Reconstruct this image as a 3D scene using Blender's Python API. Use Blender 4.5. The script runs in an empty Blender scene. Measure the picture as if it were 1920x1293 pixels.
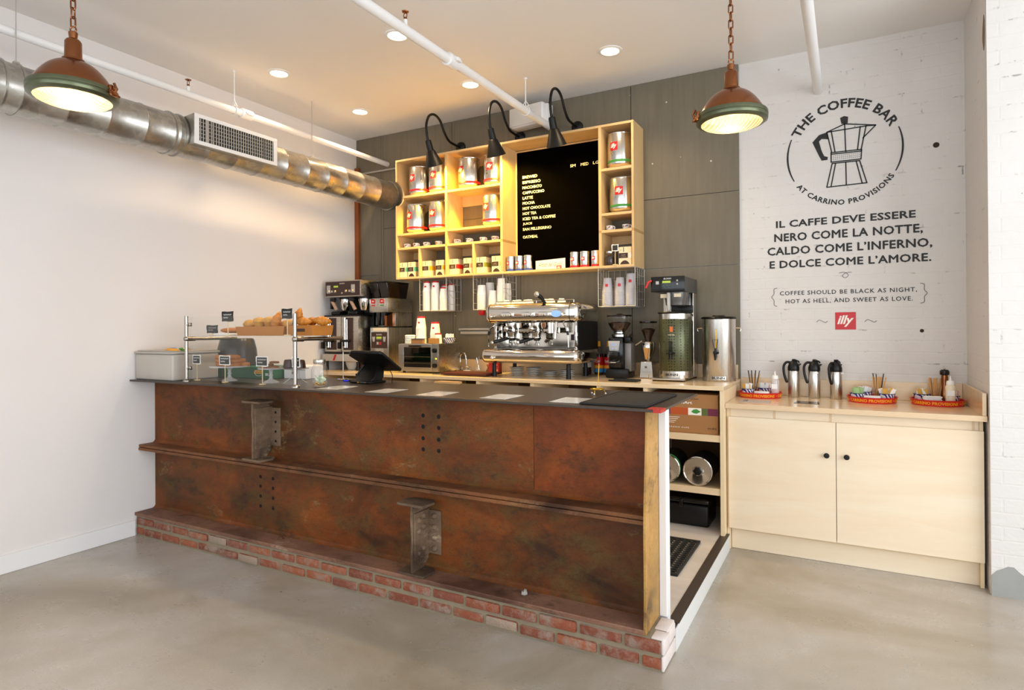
import bpy, bmesh, math, random
from mathutils import Matrix, Vector
PI = math.pi
R = math.radians
S = bpy.context.scene
COL = S.collection

# ---------------------------------------------------------------- camera
cam = bpy.data.cameras.new('camera')
camo = bpy.data.objects.new('camera', cam)
COL.objects.link(camo)
cam.sensor_fit = 'HORIZONTAL'
cam.sensor_width = 36.0
cam.lens = 36.0 * 1155.9 / 1920.0
cam.shift_y = -(646.5 - 612.24) / 1920.0
cam.clip_start = 0.02
_th, _pi, _ro = R(28.581), R(0.194), R(-0.381)
_f = Vector((-math.sin(_th) * math.cos(_pi), math.cos(_th) * math.cos(_pi), math.sin(_pi)))
_r0 = Vector((math.cos(_th), math.sin(_th), 0))
_u0 = _r0.cross(_f)
_r = _r0 * math.cos(_ro) + _u0 * math.sin(_ro)
_u = _u0 * math.cos(_ro) - _r0 * math.sin(_ro)
camo.matrix_world = Matrix(((_r.x, _u.x, -_f.x, 0), (_r.y, _u.y, -_f.y, 0), (_r.z, _u.z, -_f.z, 1.42), (0, 0, 0, 1)))
S.camera = camo

# ---------------------------------------------------------------- world, window light, exposure
W = bpy.data.worlds.new('sky')
S.world = W
W.use_nodes = True
W.node_tree.nodes['Background'].inputs[0].default_value = (0.80, 0.90, 1.0, 1)
W.node_tree.nodes['Background'].inputs[1].default_value = 0.6
vs = S.view_settings
vs.view_transform = 'Standard'
vs.look = 'None'
vs.gamma = 1.0
vs.use_curve_mapping = False
vs.exposure = 0.12


def light(name, kind, loc, power, color, size=0.1, size_y=None, rot=None, target=None, spot=None, blend=0.5):
    d = bpy.data.lights.new(name, kind)
    d.energy = power
    d.color = color
    if kind == 'AREA':
        d.shape = 'RECTANGLE'
        d.size = size
        d.size_y = size_y or size
    else:
        d.shadow_soft_size = size
    if kind == 'SPOT':
        d.spot_size = spot
        d.spot_blend = blend
    o = bpy.data.objects.new(name, d)
    o.location = loc
    if target is not None:
        o.rotation_euler = (Vector(target) - Vector(loc)).to_track_quat('-Z', 'Y').to_euler()
    elif rot:
        o.rotation_euler = rot
    COL.objects.link(o)
    return o


# daylight entering through the shop windows behind and to the right of the camera
light('daylight_front', 'AREA', (-0.55, -2.32, 1.65), 108, (0.86, 0.93, 1.0), 6.6, 2.5, rot=(R(90), 0, 0))
light('daylight_side', 'AREA', (3.34, 1.0, 1.65), 190, (0.88, 0.94, 1.0), 4.9, 2.5, rot=(R(90), 0, R(90)))
WARM = (1.0, 0.72, 0.42)
DOWN = [(-3.721, 3.214), (-3.76, 4.129), (-2.571, 3.179), (-2.59, 4.098), (-1.433, 4.078)]

# ---------------------------------------------------------------- materials


def lin(h):
    h = h.lstrip('#')
    o = []
    for i in (0, 2, 4):
        c = int(h[i:i + 2], 16) / 255
        o.append(c / 12.92 if c <= 0.04045 else ((c + 0.055) / 1.055) ** 2.4)
    return (*o, 1.0)


class NT:
    def __init__(s, name):
        s.m = bpy.data.materials.new(name)
        s.m.use_nodes = True
        s.t = s.m.node_tree
        s.b = s.t.nodes['Principled BSDF']
        s.out = s.t.nodes['Material Output']

    def n(s, typ, ins=None, **kw):
        x = s.t.nodes.new(typ)
        for k, v in kw.items():
            setattr(x, k, v)
        for k, v in (ins or {}).items():
            if hasattr(v, 'is_output'):
                s.t.links.new(v, x.inputs[k])
            else:
                x.inputs[k].default_value = v
        return x

    def lk(s, a, b):
        s.t.links.new(a, b)

    def co(s, kind='Object', scale=(1, 1, 1), loc=(0, 0, 0)):
        c = s.n('ShaderNodeTexCoord')
        return s.n('ShaderNodeMapping', {'Vector': c.outputs[kind], 'Scale': scale, 'Location': loc}).outputs[0]

    def noise(s, vec, scale, detail=3, rough=0.55, dist=0.0):
        return s.n('ShaderNodeTexNoise', {'Vector': vec, 'Scale': scale, 'Detail': detail, 'Roughness': rough, 'Distortion': dist}).outputs[0]

    def ramp(s, fac, stops, mode='LINEAR'):
        r = s.n('ShaderNodeValToRGB', {0: fac})
        e = r.color_ramp.elements
        r.color_ramp.interpolation = mode
        while len(e) < len(stops):
            e.new(0.5)
        for i, (p, c) in enumerate(stops):
            e[i].position = p
            e[i].color = lin(c) if isinstance(c, str) else (c, c, c, 1)
        return r.outputs[0]

    def mix(s, fac, a, b, mode='MIX'):
        x = s.n('ShaderNodeMix', data_type='RGBA', blend_type=mode)
        for sock, v in ((x.inputs[0], fac), (x.inputs[6], a), (x.inputs[7], b)):
            if hasattr(v, 'is_output'):
                s.lk(v, sock)
            else:
                sock.default_value = v if not isinstance(v, str) else lin(v)
        return x.outputs[2]

    def math(s, op, a, b=0.0):
        x = s.n('ShaderNodeMath', operation=op)
        for i, v in enumerate((a, b)):
            if hasattr(v, 'is_output'):
                s.lk(v, x.inputs[i])
            else:
                x.inputs[i].default_value = v
        return x.outputs[0]

    def bump(s, h, strength=0.3, dist=0.01):
        b = s.n('ShaderNodeBump', {'Height': h, 'Strength': strength, 'Distance': dist})
        s.lk(b.outputs[0], s.b.inputs['Normal'])

    def set(s, **kw):
        for k, v in kw.items():
            k = {'color': 'Base Color', 'rough': 'Roughness', 'metal': 'Metallic', 'ior': 'IOR', 'trans': 'Transmission Weight',
                 'alpha': 'Alpha', 'emit': 'Emission Color', 'estr': 'Emission Strength', 'coat': 'Coat Weight',
                 'crough': 'Coat Roughness', 'spec': 'Specular IOR Level', 'sheen': 'Sheen Weight', 'aniso': 'Anisotropic',
                 'sss': 'Subsurface Weight'}[k]
            if hasattr(v, 'is_output'):
                s.lk(v, s.b.inputs[k])
            else:
                s.b.inputs[k].default_value = lin(v) if isinstance(v, str) else v
        return s


MATS = {}


def pm(name, color, rough=0.5, metal=0.0, var=0.0, vscale=6.0, bump=0.0, bscale=60.0, stretch=None, **kw):
    """Principled material with optional procedural colour variation and bump."""
    if name in MATS:
        return MATS[name]
    t = NT(name)
    t.set(rough=rough, metal=metal, **kw)
    if var or bump:
        v = t.co('Object', stretch or (1, 1, 1))
    if var:
        c = lin(color)
        d = tuple(x * (1 - var) for x in c[:3]) + (1,)
        u = tuple(min(1, x * (1 + var * 0.6)) for x in c[:3]) + (1,)
        t.set(color=t.mix(t.noise(v, vscale, 4), d, u))
    else:
        t.set(color=color)
    if bump:
        t.bump(t.noise(v, bscale, 3), bump, 0.004)
    MATS[name] = t.m
    return t.m


def glass(name, tint=(1, 1, 1), rough=0.0, gloss=0.12, op=0.0, opcol='#ffffff', pane=False):
    """Thin clear pane: transparent with a fresnel-weighted reflection."""
    if name in MATS:
        return MATS[name]
    t = NT(name)
    tr = t.n('ShaderNodeBsdfTransparent', {0: (*tint, 1)})
    gl = t.n('ShaderNodeBsdfGlossy', {0: (1, 1, 1, 1), 'Roughness': max(rough, 0.03)})
    if pane:
        lw = t.n('ShaderNodeLayerWeight', {0: 0.5})
        f = t.math('ADD', t.math('MULTIPLY', t.math('POWER', lw.outputs[1], 4.0), 0.5), 0.018)
    else:
        lw = t.n('ShaderNodeLayerWeight', {0: 0.25})
        f = t.math('ADD', t.math('MULTIPLY', lw.outputs[1], 0.5), gloss * 0.12)
    mx = t.n('ShaderNodeMixShader', {0: f, 1: tr.outputs[0], 2: gl.outputs[0]})
    res = mx.outputs[0]
    if op:
        df = t.n('ShaderNodeBsdfDiffuse', {0: lin(opcol)})
        m2 = t.n('ShaderNodeMixShader', {0: op, 1: res, 2: df.outputs[0]})
        res = m2.outputs[0]
    t.lk(res, t.out.inputs[0])
    MATS[name] = t.m
    return t.m


def mk_wall():
    t = NT('white_plaster')
    v = t.co()
    t.set(color=t.mix(t.noise(v, 1.3, 3), '#e2dcd8', '#ebe6e3'), rough=0.62)
    t.bump(t.noise(v, 90, 2), 0.05, 0.003)
    return t.m


def mk_ceiling():
    t = NT('white_ceiling_paint')
    v = t.co()
    t.set(color=t.mix(t.noise(v, 1.0, 3), '#e6e2de', '#ece9e6'), rough=0.75)
    t.bump(t.noise(v, 60, 2), 0.06, 0.003)
    return t.m


def mk_brickwhite():
    t = NT('white_painted_brick')
    g = t.n('ShaderNodeNewGeometry')
    sp = t.n('ShaderNodeSeparateXYZ', {0: g.outputs['Position']})
    xy = t.math('ADD', sp.outputs[0], sp.outputs[1])
    n0 = t.noise(g.outputs['Position'], 5, 2)
    zz = t.math('ADD', sp.outputs[2], t.math('MULTIPLY', t.math('SUBTRACT', n0, 0.5), 0.012))
    v = t.n('ShaderNodeCombineXYZ', {0: xy, 1: zz}).outputs[0]
    br = t.n('ShaderNodeTexBrick', {'Vector': v, 'Scale': 1.0, 'Mortar Size': 0.006, 'Mortar Smooth': 0.5, 'Brick Width': 0.212, 'Row Height': 0.0735, 'Bias': 0.0,
                                    'Color1': (1, 1, 1, 1), 'Color2': (1, 1, 1, 1), 'Mortar': (0, 0, 0, 1)})
    fac = br.outputs['Fac']
    n1 = t.noise(g.outputs['Position'], 9, 3)
    n2 = t.noise(g.outputs['Position'], 26, 4, 0.7)
    crack = t.math('MULTIPLY', fac, t.ramp(n1, [(0.55, 0.0), (0.68, 1.0)]))
    crack = t.math('MULTIPLY', crack, t.ramp(n2, [(0.50, 0.0), (0.60, 1.0)]))
    vo = t.n('ShaderNodeTexVoronoi', {'Vector': g.outputs['Position'], 'Scale': 5.0, 'Randomness': 1.0})
    pit = t.ramp(vo.outputs['Distance'], [(0.012, 1.0), (0.024, 0.0)])
    vo2 = t.n('ShaderNodeTexVoronoi', {'Vector': g.outputs['Position'], 'Scale': 11.0, 'Randomness': 1.0})
    pit = t.math('MAXIMUM', pit, t.ramp(vo2.outputs['Distance'], [(0.012, 0.9), (0.022, 0.0)]))
    dark = t.math('MAXIMUM', t.math('MULTIPLY', crack, 0.6), pit)
    base = t.mix(t.noise(g.outputs['Position'], 3, 4), '#d3cdc7', '#dfdad5')
    t.set(color=t.mix(dark, base, '#4a4038'), rough=0.55)
    h = t.math('ADD', t.math('MULTIPLY', fac, -0.35), t.math('MULTIPLY', t.noise(g.outputs['Position'], 24, 4, 0.6), 0.9))
    h = t.math('SUBTRACT', h, t.math('MULTIPLY', dark, 1.0))
    t.bump(h, 0.26, 0.010)
    return t.m


def mk_floor():
    t = NT('polished_concrete')
    v = t.co()
    n1 = t.noise(v, 0.7, 5, 0.6, 0.6)
    n2 = t.noise(v, 3.5, 5, 0.65)
    c = t.ramp(n1, [(0.30, '#867967'), (0.44, '#a19787'), (0.56, '#b5aea5'), (0.72, '#c3bfba')])
    c = t.mix(t.math('MULTIPLY', t.ramp(n2, [(0.35, 0.0), (0.7, 1.0)]), 0.40), c, '#a0937f')
    fine = t.noise(v, 140, 3, 0.7)
    c = t.mix(t.math('MULTIPLY', t.ramp(fine, [(0.45, 0.0), (0.75, 1.0)]), 0.30), c, '#7d705f')
    vo = t.n('ShaderNodeTexVoronoi', {'Vector': v, 'Scale': 7.0})
    c = t.mix(t.math('MULTIPLY', t.ramp(vo.outputs['Distance'], [(0.018, 1.0), (0.03, 0.0)]), 0.7), c, '#d8cfc2')
    vo = t.n('ShaderNodeTexVoronoi', {'Vector': t.co('Object', (1, 1, 1), (3.3, 1.7, 0)), 'Scale': 2.3})
    c = t.mix(t.math('MULTIPLY', t.ramp(vo.outputs['Distance'], [(0.012, 1.0), (0.022, 0.0)]), 0.8), c, '#6b4a38')
    t.set(color=c, rough=t.ramp(n2, [(0.3, 0.22), (0.75, 0.42)]), coat=0.15, crough=0.12)
    t.bump(fine, 0.03, 0.002)
    return t.m


def mk_cement():
    t = NT('grey_cement_board')
    v = t.co()
    n1 = t.noise(v, 1.4, 4)
    st = t.noise(t.co('Object', (9, 9, 0.9)), 3.0, 4)
    c = t.mix(n1, '#655c4c', '#7d7462')
    c = t.mix(t.math('MULTIPLY', t.ramp(st, [(0.35, 0.0), (0.7, 1.0)]), 0.40), c, '#585041')
    fine = t.noise(v, 70, 4, 0.7)
    c = t.mix(t.math('MULTIPLY', fine, 0.22), c, '#80775f')
    vo = t.n('ShaderNodeTexVoronoi', {'Vector': v, 'Scale': 4.0})
    c = t.mix(t.ramp(vo.outputs['Distance'], [(0.02, 1.0), (0.032, 0.0)]), c, '#cfc6b4')
    t.set(color=c, rough=0.55)
    t.bump(fine, 0.08, 0.003)
    return t.m


def mk_rust(name, cols, seed, olive=0.55, rough=0.52):
    t = NT(name)
    v = t.co('Object', (0.8, 1, 1.25), (seed, seed * 1.7, seed * 0.6))
    n1 = t.noise(v, 2.2, 6, 0.62, 0.5)
    n2 = t.noise(v, 7.5, 6, 0.7, 0.3)
    n3 = t.noise(v, 30, 5, 0.75)
    c = t.ramp(n1, [(0.33, cols[0]), (0.43, cols[1]), (0.55, cols[2]), (0.68, cols[3])])
    c = t.mix(t.math('MULTIPLY', t.ramp(n2, [(0.46, 0.0), (0.66, 1.0)]), olive), c, cols[4])
    c = t.mix(t.math('MULTIPLY', t.ramp(n3, [(0.52, 0.0), (0.72, 1.0)]), 0.36), c, cols[0])
    n4 = t.noise(v, 3.6, 7, 0.72, 0.2)
    dk = t.math('MULTIPLY', t.ramp(n4, [(0.56, 0.0), (0.63, 1.0)]), t.ramp(n3, [(0.34, 0.0), (0.55, 1.0)]))
    c = t.mix(t.math('MULTIPLY', dk, 0.6), c, '#35281b')
    pale = t.math('MULTIPLY', t.ramp(n4, [(0.32, 1.0), (0.42, 0.0)]), t.ramp(n3, [(0.42, 0.0), (0.58, 1.0)]))
    c = t.mix(t.math('MULTIPLY', pale, 0.62), c, cols[5])
    gr = t.noise(v, 110, 3, 0.8)
    c = t.mix(t.math('MULTIPLY', t.ramp(gr, [(0.5, 0.0), (0.7, 1.0)]), 0.4), c, cols[0])
    t.set(color=c, rough=t.ramp(n2, [(0.3, rough - 0.1), (0.7, rough + 0.18)]), spec=0.28)
    t.bump(t.math('ADD', t.math('MULTIPLY', n3, 0.6), n2), 0.22, 0.006)
    return t.m


def mk_redbrick():
    t = NT('worn_red_brick')
    g = t.n('ShaderNodeNewGeometry')
    rnd = g.outputs['Random Per Island']
    v = t.co()
    c = t.ramp(rnd, [(0.0, '#84452f'), (0.25, '#965034'), (0.5, '#a35c3b'), (0.68, '#884c38'), (0.82, '#92705c'), (0.93, '#a89480')], 'CONSTANT')
    n = t.noise(v, 22, 5, 0.7)
    c = t.mix(t.math('MULTIPLY', t.ramp(n, [(0.46, 0.0), (0.68, 1.0)]), 0.55), c, '#a88a76')
    c = t.mix(t.math('MULTIPLY', t.noise(v, 90, 3), 0.35), c, '#5c3022')
    c = t.mix(t.math('MULTIPLY', t.ramp(t.noise(v, 9, 5, .7), [(0.52, 0.0), (0.64, 1.0)]), 0.7), c, '#95897a')
    t.set(color=c, rough=0.85)
    t.bump(t.math('ADD', n, t.noise(v, 70, 4)), 0.6, 0.008)
    return t.m


def mk_birch(name, a, b, rough=0.35, axis=0, coat=0.2):
    t = NT(name)
    sc = [7, 7, 7]
    sc[axis] = 0.8
    v = t.co('Object', tuple(sc))
    n1 = t.noise(v, 1.0, 5, 0.6, 1.1)
    n2 = t.noise(v, 5.0, 3, 0.6)
    c = t.mix(t.ramp(n1, [(0.32, 0.0), (0.68, 1.0)]), a, b)
    c = t.mix(t.math('MULTIPLY', n2, 0.18), c, a)
    t.set(color=c, rough=rough, coat=coat, crough=0.25)
    return t.m


def mk_plyedge(name, a, b):
    t = NT(name)
    v = t.co()
    w = t.n('ShaderNodeTexWave', {'Vector': v, 'Scale': 90.0, 'Distortion': 0.6}, bands_direction='Z')
    t.set(color=t.mix(w.outputs[0], a, b), rough=0.5)
    return t.m


def mk_brushed(name, col, rough, aniso_axis=2, amt=0.12):
    t = NT(name)
    sc = [90, 90, 90]
    sc[aniso_axis] = 1.5
    n = t.noise(t.co('Object', tuple(sc)), 1.0, 3)
    t.set(color=col, metal=1.0, rough=t.math('ADD', t.math('MULTIPLY', n, amt * 2), rough - amt))
    t.bump(n, 0.03, 0.001)
    return t.m


def mk_galv():
    t = NT('galvanised_steel')
    v = t.co()
    vo = t.n('ShaderNodeTexVoronoi', {'Vector': v, 'Scale': 35.0})
    c = t.mix(vo.outputs['Color'], '#a8a49c', '#c4c0b8')
    t.set(color=c, metal=0.95, rough=t.ramp(t.noise(v, 3, 3), [(0.3, 0.26), (0.7, 0.36)]))
    return t.m


M = {}
M['wall'] = mk_wall()
M['ceil'] = mk_ceiling()
M['brickw'] = mk_brickwhite()
M['floor'] = mk_floor()
M['cement'] = mk_cement()
M['rust'] = mk_rust('rusted_steel_olive', ['#321c0d', '#552e11', '#743a10', '#884816', '#5b4b26', '#9a865c'], 1.3, 0.62)
M['rust2'] = mk_rust('rusted_steel_orange', ['#421d0b', '#69300d', '#833d10', '#964c16', '#60421b', '#987848'], 4.1, 0.35)
M['rust3'] = mk_rust('rusted_steel_brown', ['#3d2517', '#613d26', '#7d4d2c', '#8a5832', '#705538', '#b0936f'], 7.7, 0.4, 0.6)
M['rustfl'] = mk_rust('dusty_downlit_flange', ['#54372b', '#7a5544', '#8c6552', '#956b4e', '#7c6048', '#c0a68c'], 3.3, 0.4, 0.6)  # dusty rust, its colour lightened to carry the downlight from above
M['ruststub'] = mk_rust('mottled_grey_brown_steel', ['#44342a', '#6f5a48', '#866d56', '#93765c', '#6a573f', '#c4b090'], 5.5, 0.5, 0.6)
M['rustend'] = mk_rust('rusted_steel_ochre', ['#7a5a30', '#a3773c', '#bd8c48', '#c89a58', '#9a8a60', '#b8a880'], 9.2, 0.35, 0.45)
M['redbrick'] = mk_redbrick()
M['mortar'] = pm('grey_mortar', '#8f8169', 0.9, var=0.25, vscale=18, bump=0.5, bscale=60)
M['brickwash'] = pm('whitewashed_brick', '#dccfc8', 0.85, var=0.16, vscale=14, bump=0.6, bscale=40)
M['birch'] = mk_birch('birch_plywood', '#e8d1b0', '#f0dfc4', 0.38, 0)
M['birchv'] = mk_birch('birch_plywood_upright', '#e3c99e', '#edd8b2', 0.42, 2, 0.1)
M['shelfjoint'] = pm('tan_ply_edge', '#b98f58', .5)
M['birchs'] = mk_birch('lamplit_birch_shelf', '#d3ad74', '#dfbe8b', 0.42, 0, 0.1)  # same birch, tanned and darkened: warm lamp light is put into the colour
M['birchsv'] = mk_birch('lamplit_birch_shelf_upright', '#d2ab72', '#debc88', 0.42, 2, 0.1)  # upright version, with the warm lamp light in its colour too
M['birchtop'] = mk_birch('varnished_birch_top', '#dcbd92', '#ead2ac', 0.2, 0, 0.4)
M['plyedge'] = mk_plyedge('plywood_edge', '#cfae86', '#e6cda8')
M['steel'] = mk_brushed('brushed_steel', '#c9c4bc', 0.28)
M['steelh'] = mk_brushed('brushed_steel_flat', '#bdb7ae', 0.30, 0)
M['chrome'] = pm('polished_chrome', '#dcd8d2', 0.05, 1.0)
M['mirror'] = pm('mirror_steel', '#d5cec4', 0.09, 1.0)
M['galv'] = mk_galv()
M['greymetal'] = pm('grey_painted_metal', '#b7b2aa', 0.4, 0.3)
M['whitepaint'] = pm('white_gloss_paint', '#eceae8', 0.4)
M['black'] = pm('black_plastic', '#0c0b09', 0.38, spec=0.35)
M['blackm'] = pm('matt_black_metal', '#0d0c0a', 0.42, 0.1, spec=0.35)
M['blackg'] = pm('gloss_black', '#0d0c0b', 0.15)
M['rubber'] = pm('black_rubber', '#1b1917', 0.75)
M['dark'] = pm('dark_recess', '#0b0907', 0.9)
M['topsteel'] = pm('waxed_steel_top', '#43372d', 0.33, 0.15, var=0.25, vscale=5, spec=0.4)
M['copper'] = pm('aged_copper', '#96603e', 0.2, 1.0, var=0.25, vscale=9)
M['verd'] = pm('green_patina_metal', '#666b52', 0.3, 0.7, var=0.2, vscale=20)
M['white'] = pm('white_card', '#eeece8', 0.6)
M['porc'] = pm('white_porcelain', '#f2efe9', 0.15)
M['paper'] = pm('white_paper_cup', '#f1eeea', 0.5)
M['red'] = pm('red_print', '#c4161c', 0.4)
M['redtray'] = pm('red_enamel', '#cf1d1a', 0.28)
M['yellow'] = pm('yellow_print', '#f2a51e', 0.4)
M['green'] = pm('green_print', '#3f8a3c', 0.4)
M['blue'] = pm('blue_print', '#33459a', 0.4)
M['ink'] = pm('black_paint', '#1f1d1a', 0.6)
M['inkg'] = pm('grey_ink', '#5d5853', 0.6)
M['board'] = pm('black_letter_board', '#040303', 0.95, spec=0.0)
M['chalk'] = pm('chalkboard', '#2b2a28', 0.7)
M['letter'] = pm('white_letter', '#f2ece2', 0.5)
M['glass'] = glass('clear_glass')
M['pane'] = glass('clear_pane', (.985, .99, .985), pane=True)
M['tube'] = pm('satin_steel_tube', '#a39c93', 0.25, 1.0)
M['glassd'] = glass('dark_oven_glass', (0.35, 0.33, 0.30), 0.02, 0.5)
M['plasticc'] = glass('clear_plastic', (0.93, 0.92, 0.92), 0.1, 0.4, 0.34, '#f2eef0')
M['lcd'] = pm('green_lcd', '#8fa030', 0.3, emit='#9fb52a', estr=0.55)
M['brown'] = pm('dark_brown_print', '#3a2118', 0.5)
M['card'] = pm('brown_cardboard', '#a3713f', 0.7, var=0.1, vscale=8)
M['cream'] = pm('cream_carton', '#ead9b4', 0.5)
M['gold'] = pm('brass_wire', '#d7a93c', 0.25, 0.9)
M['stick'] = pm('cream_wood_stick', '#dcc79c', 0.6)
M['beans'] = pm('roasted_coffee_beans', '#2d1509', 0.4, var=0.5, vscale=90, bump=0.9, bscale=110)

# ---------------------------------------------------------------- mesh helpers


class MB:
    def __init__(s):
        s.v, s.f, s.mi, s.cur = [], [], [], 0
        s.M = Matrix.Identity(4)

    def add(s, vs, fs, mi=None):
        b = len(s.v)
        s.v += [tuple(s.M @ Vector(p)) for p in vs]
        s.f += [tuple(b + i for i in f) for f in fs]
        s.mi += [s.cur if mi is None else mi] * len(fs)
        return s

    def at(s, loc=(0, 0, 0), rot=(0, 0, 0), sc=(1, 1, 1)):
        from mathutils import Euler
        s.M = Matrix.Translation(loc) @ Euler(rot).to_matrix().to_4x4() @ Matrix.Diagonal((*sc, 1))
        return s

    def mat(s, i):
        s.cur = i
        return s

    def box(s, x0, x1, y0, y1, z0, z1, mi=None):
        p = [(x0, y0, z0), (x1, y0, z0), (x1, y1, z0), (x0, y1, z0), (x0, y0, z1), (x1, y0, z1), (x1, y1, z1), (x0, y1, z1)]
        return s.add(p, [(0, 3, 2, 1), (4, 5, 6, 7), (0, 1, 5, 4), (1, 2, 6, 5), (2, 3, 7, 6), (3, 0, 4, 7)], mi)

    def rbox(s, x0, x1, y0, y1, z0, z1, r=0.01, seg=2, mi=None):
        bm = bmesh.new()
        bmesh.ops.create_cube(bm, size=1)
        for v in bm.verts:
            v.co = (x0 + (v.co.x + .5) * (x1 - x0), y0 + (v.co.y + .5) * (y1 - y0), z0 + (v.co.z + .5) * (z1 - z0))
        bmesh.ops.bevel(bm, geom=bm.edges[:], offset=r, segments=seg, affect='EDGES', profile=0.5)
        bm.verts.index_update()
        s.add([v.co.copy() for v in bm.verts], [tuple(v.index for v in f.verts) for f in bm.faces], mi)
        bm.free()
        return s

    def lathe(s, prof, seg=28, c=(0, 0, 0), axis='Z', mi=None, fn=None):
        vs, fs = [], []
        n = len(prof)
        for i in range(seg):
            a = 2 * PI * i / seg
            for r, h in prof:
                if fn:
                    r = fn(r, h, a)
                x, y = r * math.cos(a), r * math.sin(a)
                p = {'Z': (x, y, h), 'Y': (x, h, -y), 'X': (h, x, y)}[axis]
                vs.append((p[0] + c[0], p[1] + c[1], p[2] + c[2]))
        for i in range(seg):
            j = (i + 1) % seg
            for k in range(n - 1):
                q = [i * n + k, j * n + k, j * n + k + 1, i * n + k + 1]
                if prof[k][0] < 1e-7:
                    q = [i * n + k, j * n + k + 1, i * n + k + 1]
                elif prof[k + 1][0] < 1e-7:
                    q = [i * n + k, j * n + k, i * n + k + 1]
                fs.append(tuple(q))
        return s.add(vs, fs, mi)

    def tube(s, pts, r, seg=8, closed=False, mi=None, caps=True):
        pts = [Vector(p) for p in pts]
        n = len(pts)
        rs = r if isinstance(r, (list, tuple)) else [r] * n
        t0 = (pts[1] - pts[0]).normalized()
        up = Vector((0, 0, 1)) if abs(t0.z) < 0.9 else Vector((1, 0, 0))
        nr = t0.cross(up).normalized()
        vs, fs = [], []
        for i, p in enumerate(pts):
            if closed:
                t = (pts[(i + 1) % n] - pts[i - 1]).normalized()
            else:
                t = (pts[min(i + 1, n - 1)] - pts[max(i - 1, 0)]).normalized()
            nr = (nr - t * nr.dot(t)).normalized()
            bn = t.cross(nr)
            for k in range(seg):
                a = 2 * PI * k / seg
                vs.append(p + (nr * math.cos(a) + bn * math.sin(a)) * rs[i])
        m = n if closed else n - 1
        for i in range(m):
            j = (i + 1) % n
            for k in range(seg):
                l = (k + 1) % seg
                fs.append((i * seg + k, i * seg + l, j * seg + l, j * seg + k))
        if caps and not closed:
            fs.append(tuple(reversed(range(seg))))
            fs.append(tuple((n - 1) * seg + k for k in range(seg)))
        return s.add(vs, fs, mi)

    def cyl(s, p0, p1, r, seg=16, r2=None, mi=None):
        return s.tube([p0, p1], [r, r if r2 is None else r2], seg, mi=mi)

    def sph(s, c, r, seg=16, rings=10, mi=None, fn=None):
        r = r if isinstance(r, (tuple, list)) else (r, r, r)
        vs, fs = [(c[0], c[1], c[2] - r[2])], []
        for i in range(1, rings):
            ph = -PI / 2 + PI * i / rings
            for k in range(seg):
                a = 2 * PI * k / seg
                d = Vector((math.cos(ph) * math.cos(a), math.cos(ph) * math.sin(a), math.sin(ph)))
                q = fn(d) if fn else 1.0
                vs.append((c[0] + r[0] * d.x * q, c[1] + r[1] * d.y * q, c[2] + r[2] * d.z * q))
        vs.append((c[0], c[1], c[2] + r[2]))
        top = len(vs) - 1
        for k in range(seg):
            l = (k + 1) % seg
            fs.append((0, 1 + l, 1 + k))
            for i in range(rings - 2):
                a, b = 1 + i * seg, 1 + (i + 1) * seg
                fs.append((a + k, a + l, b + l, b + k))
            b = 1 + (rings - 2) * seg
            fs.append((b + k, b + l, top))
        return s.add(vs, fs, mi)

    def prism(s, poly, lo, hi, plane='XZ', mi=None):
        """Extrude a 2-D outline: XZ along Y, XY along Z, YZ along X."""
        def P(a, b, h):
            return {'XZ': (a, h, b), 'XY': (a, b, h), 'YZ': (h, a, b)}[plane]
        n = len(poly)
        vs = [P(a, b, lo) for a, b in poly] + [P(a, b, hi) for a, b in poly]
        fs = [tuple(range(n - 1, -1, -1)), tuple(range(n, 2 * n))] + [(i, (i + 1) % n, n + (i + 1) % n, n + i) for i in range(n)]
        return s.add(vs, fs, mi)

    def text(s, body, fn, w=None, h=None, depth=0.001, bold=0.0, shear=0.0, space=1.0, mi=None, line=1.0):
        fat = bold if ('M' in body or 'm' in body) else 0.0
        vs, fs, x0, x1, y0, y1 = _text(body, 0.0 if fat else bold, shear, space, line)
        if fat:
            v0, f0 = vs, fs
            vs, fs = [], []
            for q, (dx, dy) in enumerate(((0, 0), (fat, 0), (-fat, 0), (0, fat), (0, -fat))):
                vs = vs + [(x + dx, y + dy, z + q * .02) for x, y, z in v0]
                fs = fs + [tuple(i + q * len(v0) for i in f) for f in f0]
        sx = w / (x1 - x0) if w else None
        sy = h / (y1 - y0) if h else None
        sx = sx or sy
        sy = sy or sx
        return s.add([fn((x - x0) * sx, (y - y0) * sy, z * depth) for x, y, z in vs], fs, mi)


_TC = {}


def _text(body, bold, shear, space, line):
    k = (body, bold, shear, space, line)
    if k not in _TC:
        c = bpy.data.curves.new('lettering', 'FONT')
        c.body = body
        c.offset = bold
        c.shear = shear
        c.space_character = space
        c.space_line = line
        c.extrude = 0.5
        c.resolution_u = 2
        o = bpy.data.objects.new('lettering', c)
        COL.objects.link(o)
        dg = bpy.context.evaluated_depsgraph_get()
        dg.update()
        e = o.evaluated_get(dg)
        me = e.to_mesh()
        vs = [(v.co.x, v.co.y, v.co.z) for v in me.vertices]
        fs = [tuple(p.vertices) for p in me.polygons]
        e.to_mesh_clear()
        bpy.data.objects.remove(o)
        bpy.data.curves.remove(c)
        xs = [v[0] for v in vs]
        ys = [v[1] for v in vs]
        _TC[k] = (vs, fs, min(xs), max(xs), min(ys), max(ys))
    return _TC[k]


def scribble(m, x0, x1, z, h, y):
    """A wavy stroke standing for handwriting too small to read."""
    n = max(6, int((x1 - x0) / (h * .45)))
    return m.tube([(x0 + (x1 - x0) * i / n, y, z + h * (.5 if i % 2 else -.5) * (1 if i % 3 else .5)) for i in range(n + 1)], h * .13, 4)


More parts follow.
